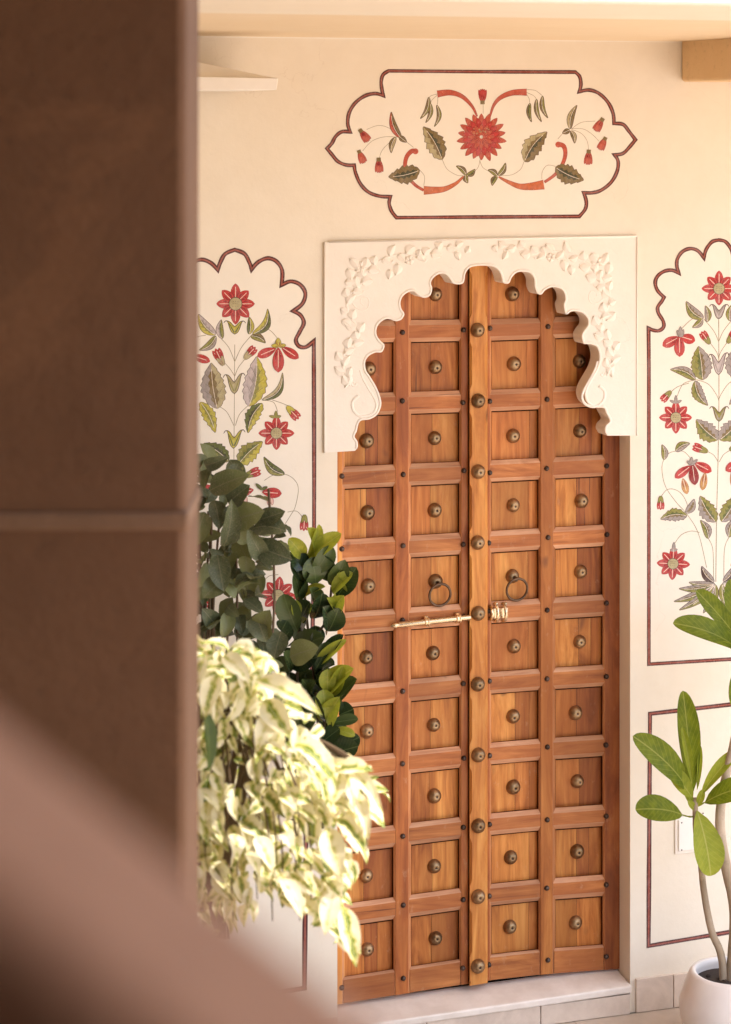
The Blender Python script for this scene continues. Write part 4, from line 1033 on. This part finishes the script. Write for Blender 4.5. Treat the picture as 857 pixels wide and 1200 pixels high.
for dep, x, y in cand:
    c = P(x, y, DV - .22 + dep * .55); side = (x - 255) / 150
    edge = 1.0
    dr = UP * random.uniform(-1.2, -.35) + RGT * (side * .6 + random.gauss(0, .55)) + TOCAM * (.45 + random.gauss(0, .45))
    if y < 800 + max(0, x - 300): dr = UP * random.uniform(-.6, .35) + RGT * (side + random.gauss(0, .6)) + TOCAM * random.uniform(0, 1)
    dr.normalize(); L = random.uniform(.055, .098); nn = UP * .7 + TOCAM * .6 + RGT * side * .5 + rv(.45)
    vleaf(c - dr * L * .5, dr, nn, L, random.uniform(.85, 1.15))
for bx_, by_, tx, ty, wpx in [(300,797,372,838,20),(262,768,292,800,18),(300,765,268,762,16),(398,902,436,905,20),(408,895,446,950,14),(400,905,392,940,16),(420,930,432,985,14),(402,1062,416,1128,18),(392,1045,382,1092,18),(345,872,392,925,26),(310,820,338,860,22),(318,840,300,880,22),
                              (385,970,400,1025,24),(395,960,428,1000,18),(300,980,318,1020,18),(255,790,242,840,20),(330,1030,352,1075,16),(240,770,232,810,20)]:
    B = P(bx_, by_, DV - .3); T_ = P(tx, ty, DV - .34); d = T_ - B; put_leaf(random.choice(me_vr[:3]), B, d, TOCAM * .6 + UP * .7 + rv(.2), d.length * 1.1, vp, (wpx / 435) / (.44 * d.length * 1.1))
B = P(240, 832, DV - .30); put_leaf(leaf_me('plain_green_leaf', .5, leafmat('plain_green', ((.055, .085, .012), (.035, .06, .01)), (.2, .25, .06), .3), .3, .2), B, -UP + RGT * .05, TOCAM * .6 + RGT * 1.0, .16, vp, .7, 'plain dark green leaf without cream markings')
xm = MB(); uvs = []
me_x = bpy.data.meshes.new('foliage'); V = []; Fc = []; UV = []
for me, b_0, m3, L, wid in extra:
    o = len(V); sc = Matrix.Diagonal((L * wid, L, L))
    for v in me.vertices: V.append(b_0 + m3 @ (sc @ v.co) - Vector(vp.location))
    for p in me.polygons: Fc.append(tuple(o + k for k in p.vertices))
    ul = me.uv_layers[0].data
    for lp in me.loops: UV.append(tuple(ul[lp.index].uv))
me_x.from_pydata(V, [], Fc); ul = me_x.uv_layers.new(name='UVMap')
for i, u_ in enumerate(UV): ul.data[i].uv = u_
for p in me_x.polygons: p.use_smooth = True
me_x.materials.append(M_LVAR)
fo = bpy.data.objects.new('leaf_mass', me_x); C.objects.link(fo); fo.parent = vp; fo['kind'] = 'stuff'
for i in range(44):
    x = random.uniform(190, 430); y = random.uniform(900, 1080) if x < 390 else random.uniform(930, 1000); x1 = 240 + (x - 240) * .45
    stv.tube([P(*p) for p in catmull([(238, 1150, DV + .1), (240 + (x1 - 240) * .5, 950, DV + .05), (x1, 800 + (x - 190) * .25, DV), (x - 8, (y + 830) / 2, DV - .08), (x, y, DV - .15)], 5)], [.006 - .0045 * k / 20 for k in range(21)], 6)
stv.build('branches', M_STEMG, vp, True)
tpot(Vector((vb.x, vb.y, ZF)), .22, .38, label='terracotta pot of the cream variegated plant, behind the parapet')

# ================================================================== STONE PILLAR
DPZ = 4.3
pr = P(218, 600, DPZ)
pil = empty('stone_pillar', (pr.x - .45, pr.y + .2, ZF), 'dark brown sandstone block pillar filling the left side, out of focus', 'pillar')
jz = P(215, 603, DPZ).z; ang = TH
M_MORTAR = stone('tan_mortar', (.24, .13, .07), (.19, .10, .05))
def pblock(z0, z1, ch=.02):
    # block with chamfered vertical corner, aligned with the picture plane direction of the stair wall
    o = Vector((pr.x, pr.y, 0)); a_ = RGT.copy(); b_ = FWD.copy()
    def V_(u, v, z): return o + a_ * u + b_ * v + UP * z
    prof_ = [(-1.3, 0), (-.016, 0), (-.010, .003), (-.003, .010), (0, .020), (0, .33), (-1.3, .33)]
    t = MB(); lo = [V_(u, v, z0) for u, v in prof_]; hi = [V_(u, v, z1) for u, v in prof_]; n_ = len(prof_)
    i0 = len(t.v); t.v += lo + hi
    for i in range(n_): j = (i + 1) % n_; t.f.append((i0 + i, i0 + j, i0 + n_ + j, i0 + n_ + i)); t.m.append(0)
    t.f.append(tuple(range(i0, i0 + n_))); t.m.append(0); t.f.append(tuple(range(i0 + n_, i0 + 2 * n_))); t.m.append(0)
    bo = t.build('stone_block', M_STONE, pil); bevel(bo, .003, 2); return bo
zz = [ZF, jz - 1.9, jz - .95, jz, jz + 1.9]
for a_, b_1 in zip(zz[:-1], zz[1:]): pblock(a_ + .004, b_1 - .004, .014)
for z in zz[1:-1]:
    o = Vector((pr.x, pr.y, 0)) + RGT * .006 - FWD * .008; t = MB(); q_ = [o + UP * (z - .030), o - RGT * 1.25 + UP * (z - .030), o - RGT * 1.25 + UP * (z + .006), o + UP * (z + .006)]
    t.hexa(q_, [v + FWD * .32 for v in q_]); bevel(t.build('mortar_joint', M_MORTAR, pil), .008)

# ================================================================== STAIR PARAPET near the lens, added shade roof over it
pp = MB()
def par_pt(u, v, dz): # u along picture right, v depth
    return CAM + RGT * u + FWD * v + UP * dz
sl_ = -.81; z_at = lambda u: -.217 + sl_ * (u + .135)
us = [-.9, 1.6]
fq = [par_pt(us[0], .70, -2.2), par_pt(us[1], .70, -2.2), par_pt(us[1], .70, z_at(us[1])), par_pt(us[0], .70, z_at(us[0]))]
bq = [v + FWD * .15 for v in fq]
pp.hexa(fq, bq)
par = pp.build('parapet', M_COPING); bevel(par, .02, 4)
tag(par, 'blurred pinkish brown sloping stair parapet across the lower left corner', 'parapet')
# stair landing under the camera; unseen roof and walls added for shade
ld = MB(); ld.box(-6.5, -2.3, -11.0, -7.3, CAM.z - 1.75, CAM.z - 1.55); tag(ld.build('stair_landing', M_STONE), kind='structure')
rf = MB(); rf.box(-6.5, -.75, -11.0, -3.75, jz + 1.904, jz + 2.05); tag(rf.build('stair_shade_roof', M_STONE), 'unseen flat sandstone roof added to shade the stair and the pillar', 'roof')  # added out of view; its shadow darkens the pillar and part of the cream plant
sw = MB(); sw.box(-2.6, -2.4, -10.99, -8.3, ZF, jz + 1.9); tag(sw.build('right_shade_wall', M_STONE), 'unseen brown sandstone wall added right of the landing to darken the pillar and parapet', 'wall')  # added out of view to cut light on the pillar and parapet
bw = MB(); bw.box(-6.5, -1.9, -11.2, -11.0, ZF, jz + 2.0); tag(bw.build('back_shade_wall', M_STONE), 'unseen brown sandstone wall added behind the landing to dim the stair', 'wall')  # added behind the camera to keep the stair dim
lw = MB(); lw.box(-6.7, -6.5, -11.2, -.01, ZF, jz + 2.0); tag(lw.build('side_shade_wall', M_STONE), 'unseen brown sandstone wall added on the far left to dim the stair', 'wall')  # added out of view, closes the dim stair on the left
print('doorway depth check', to_px(Vector((XR, YF, ZS))), to_px(Vector((XL, YF, ZS))))
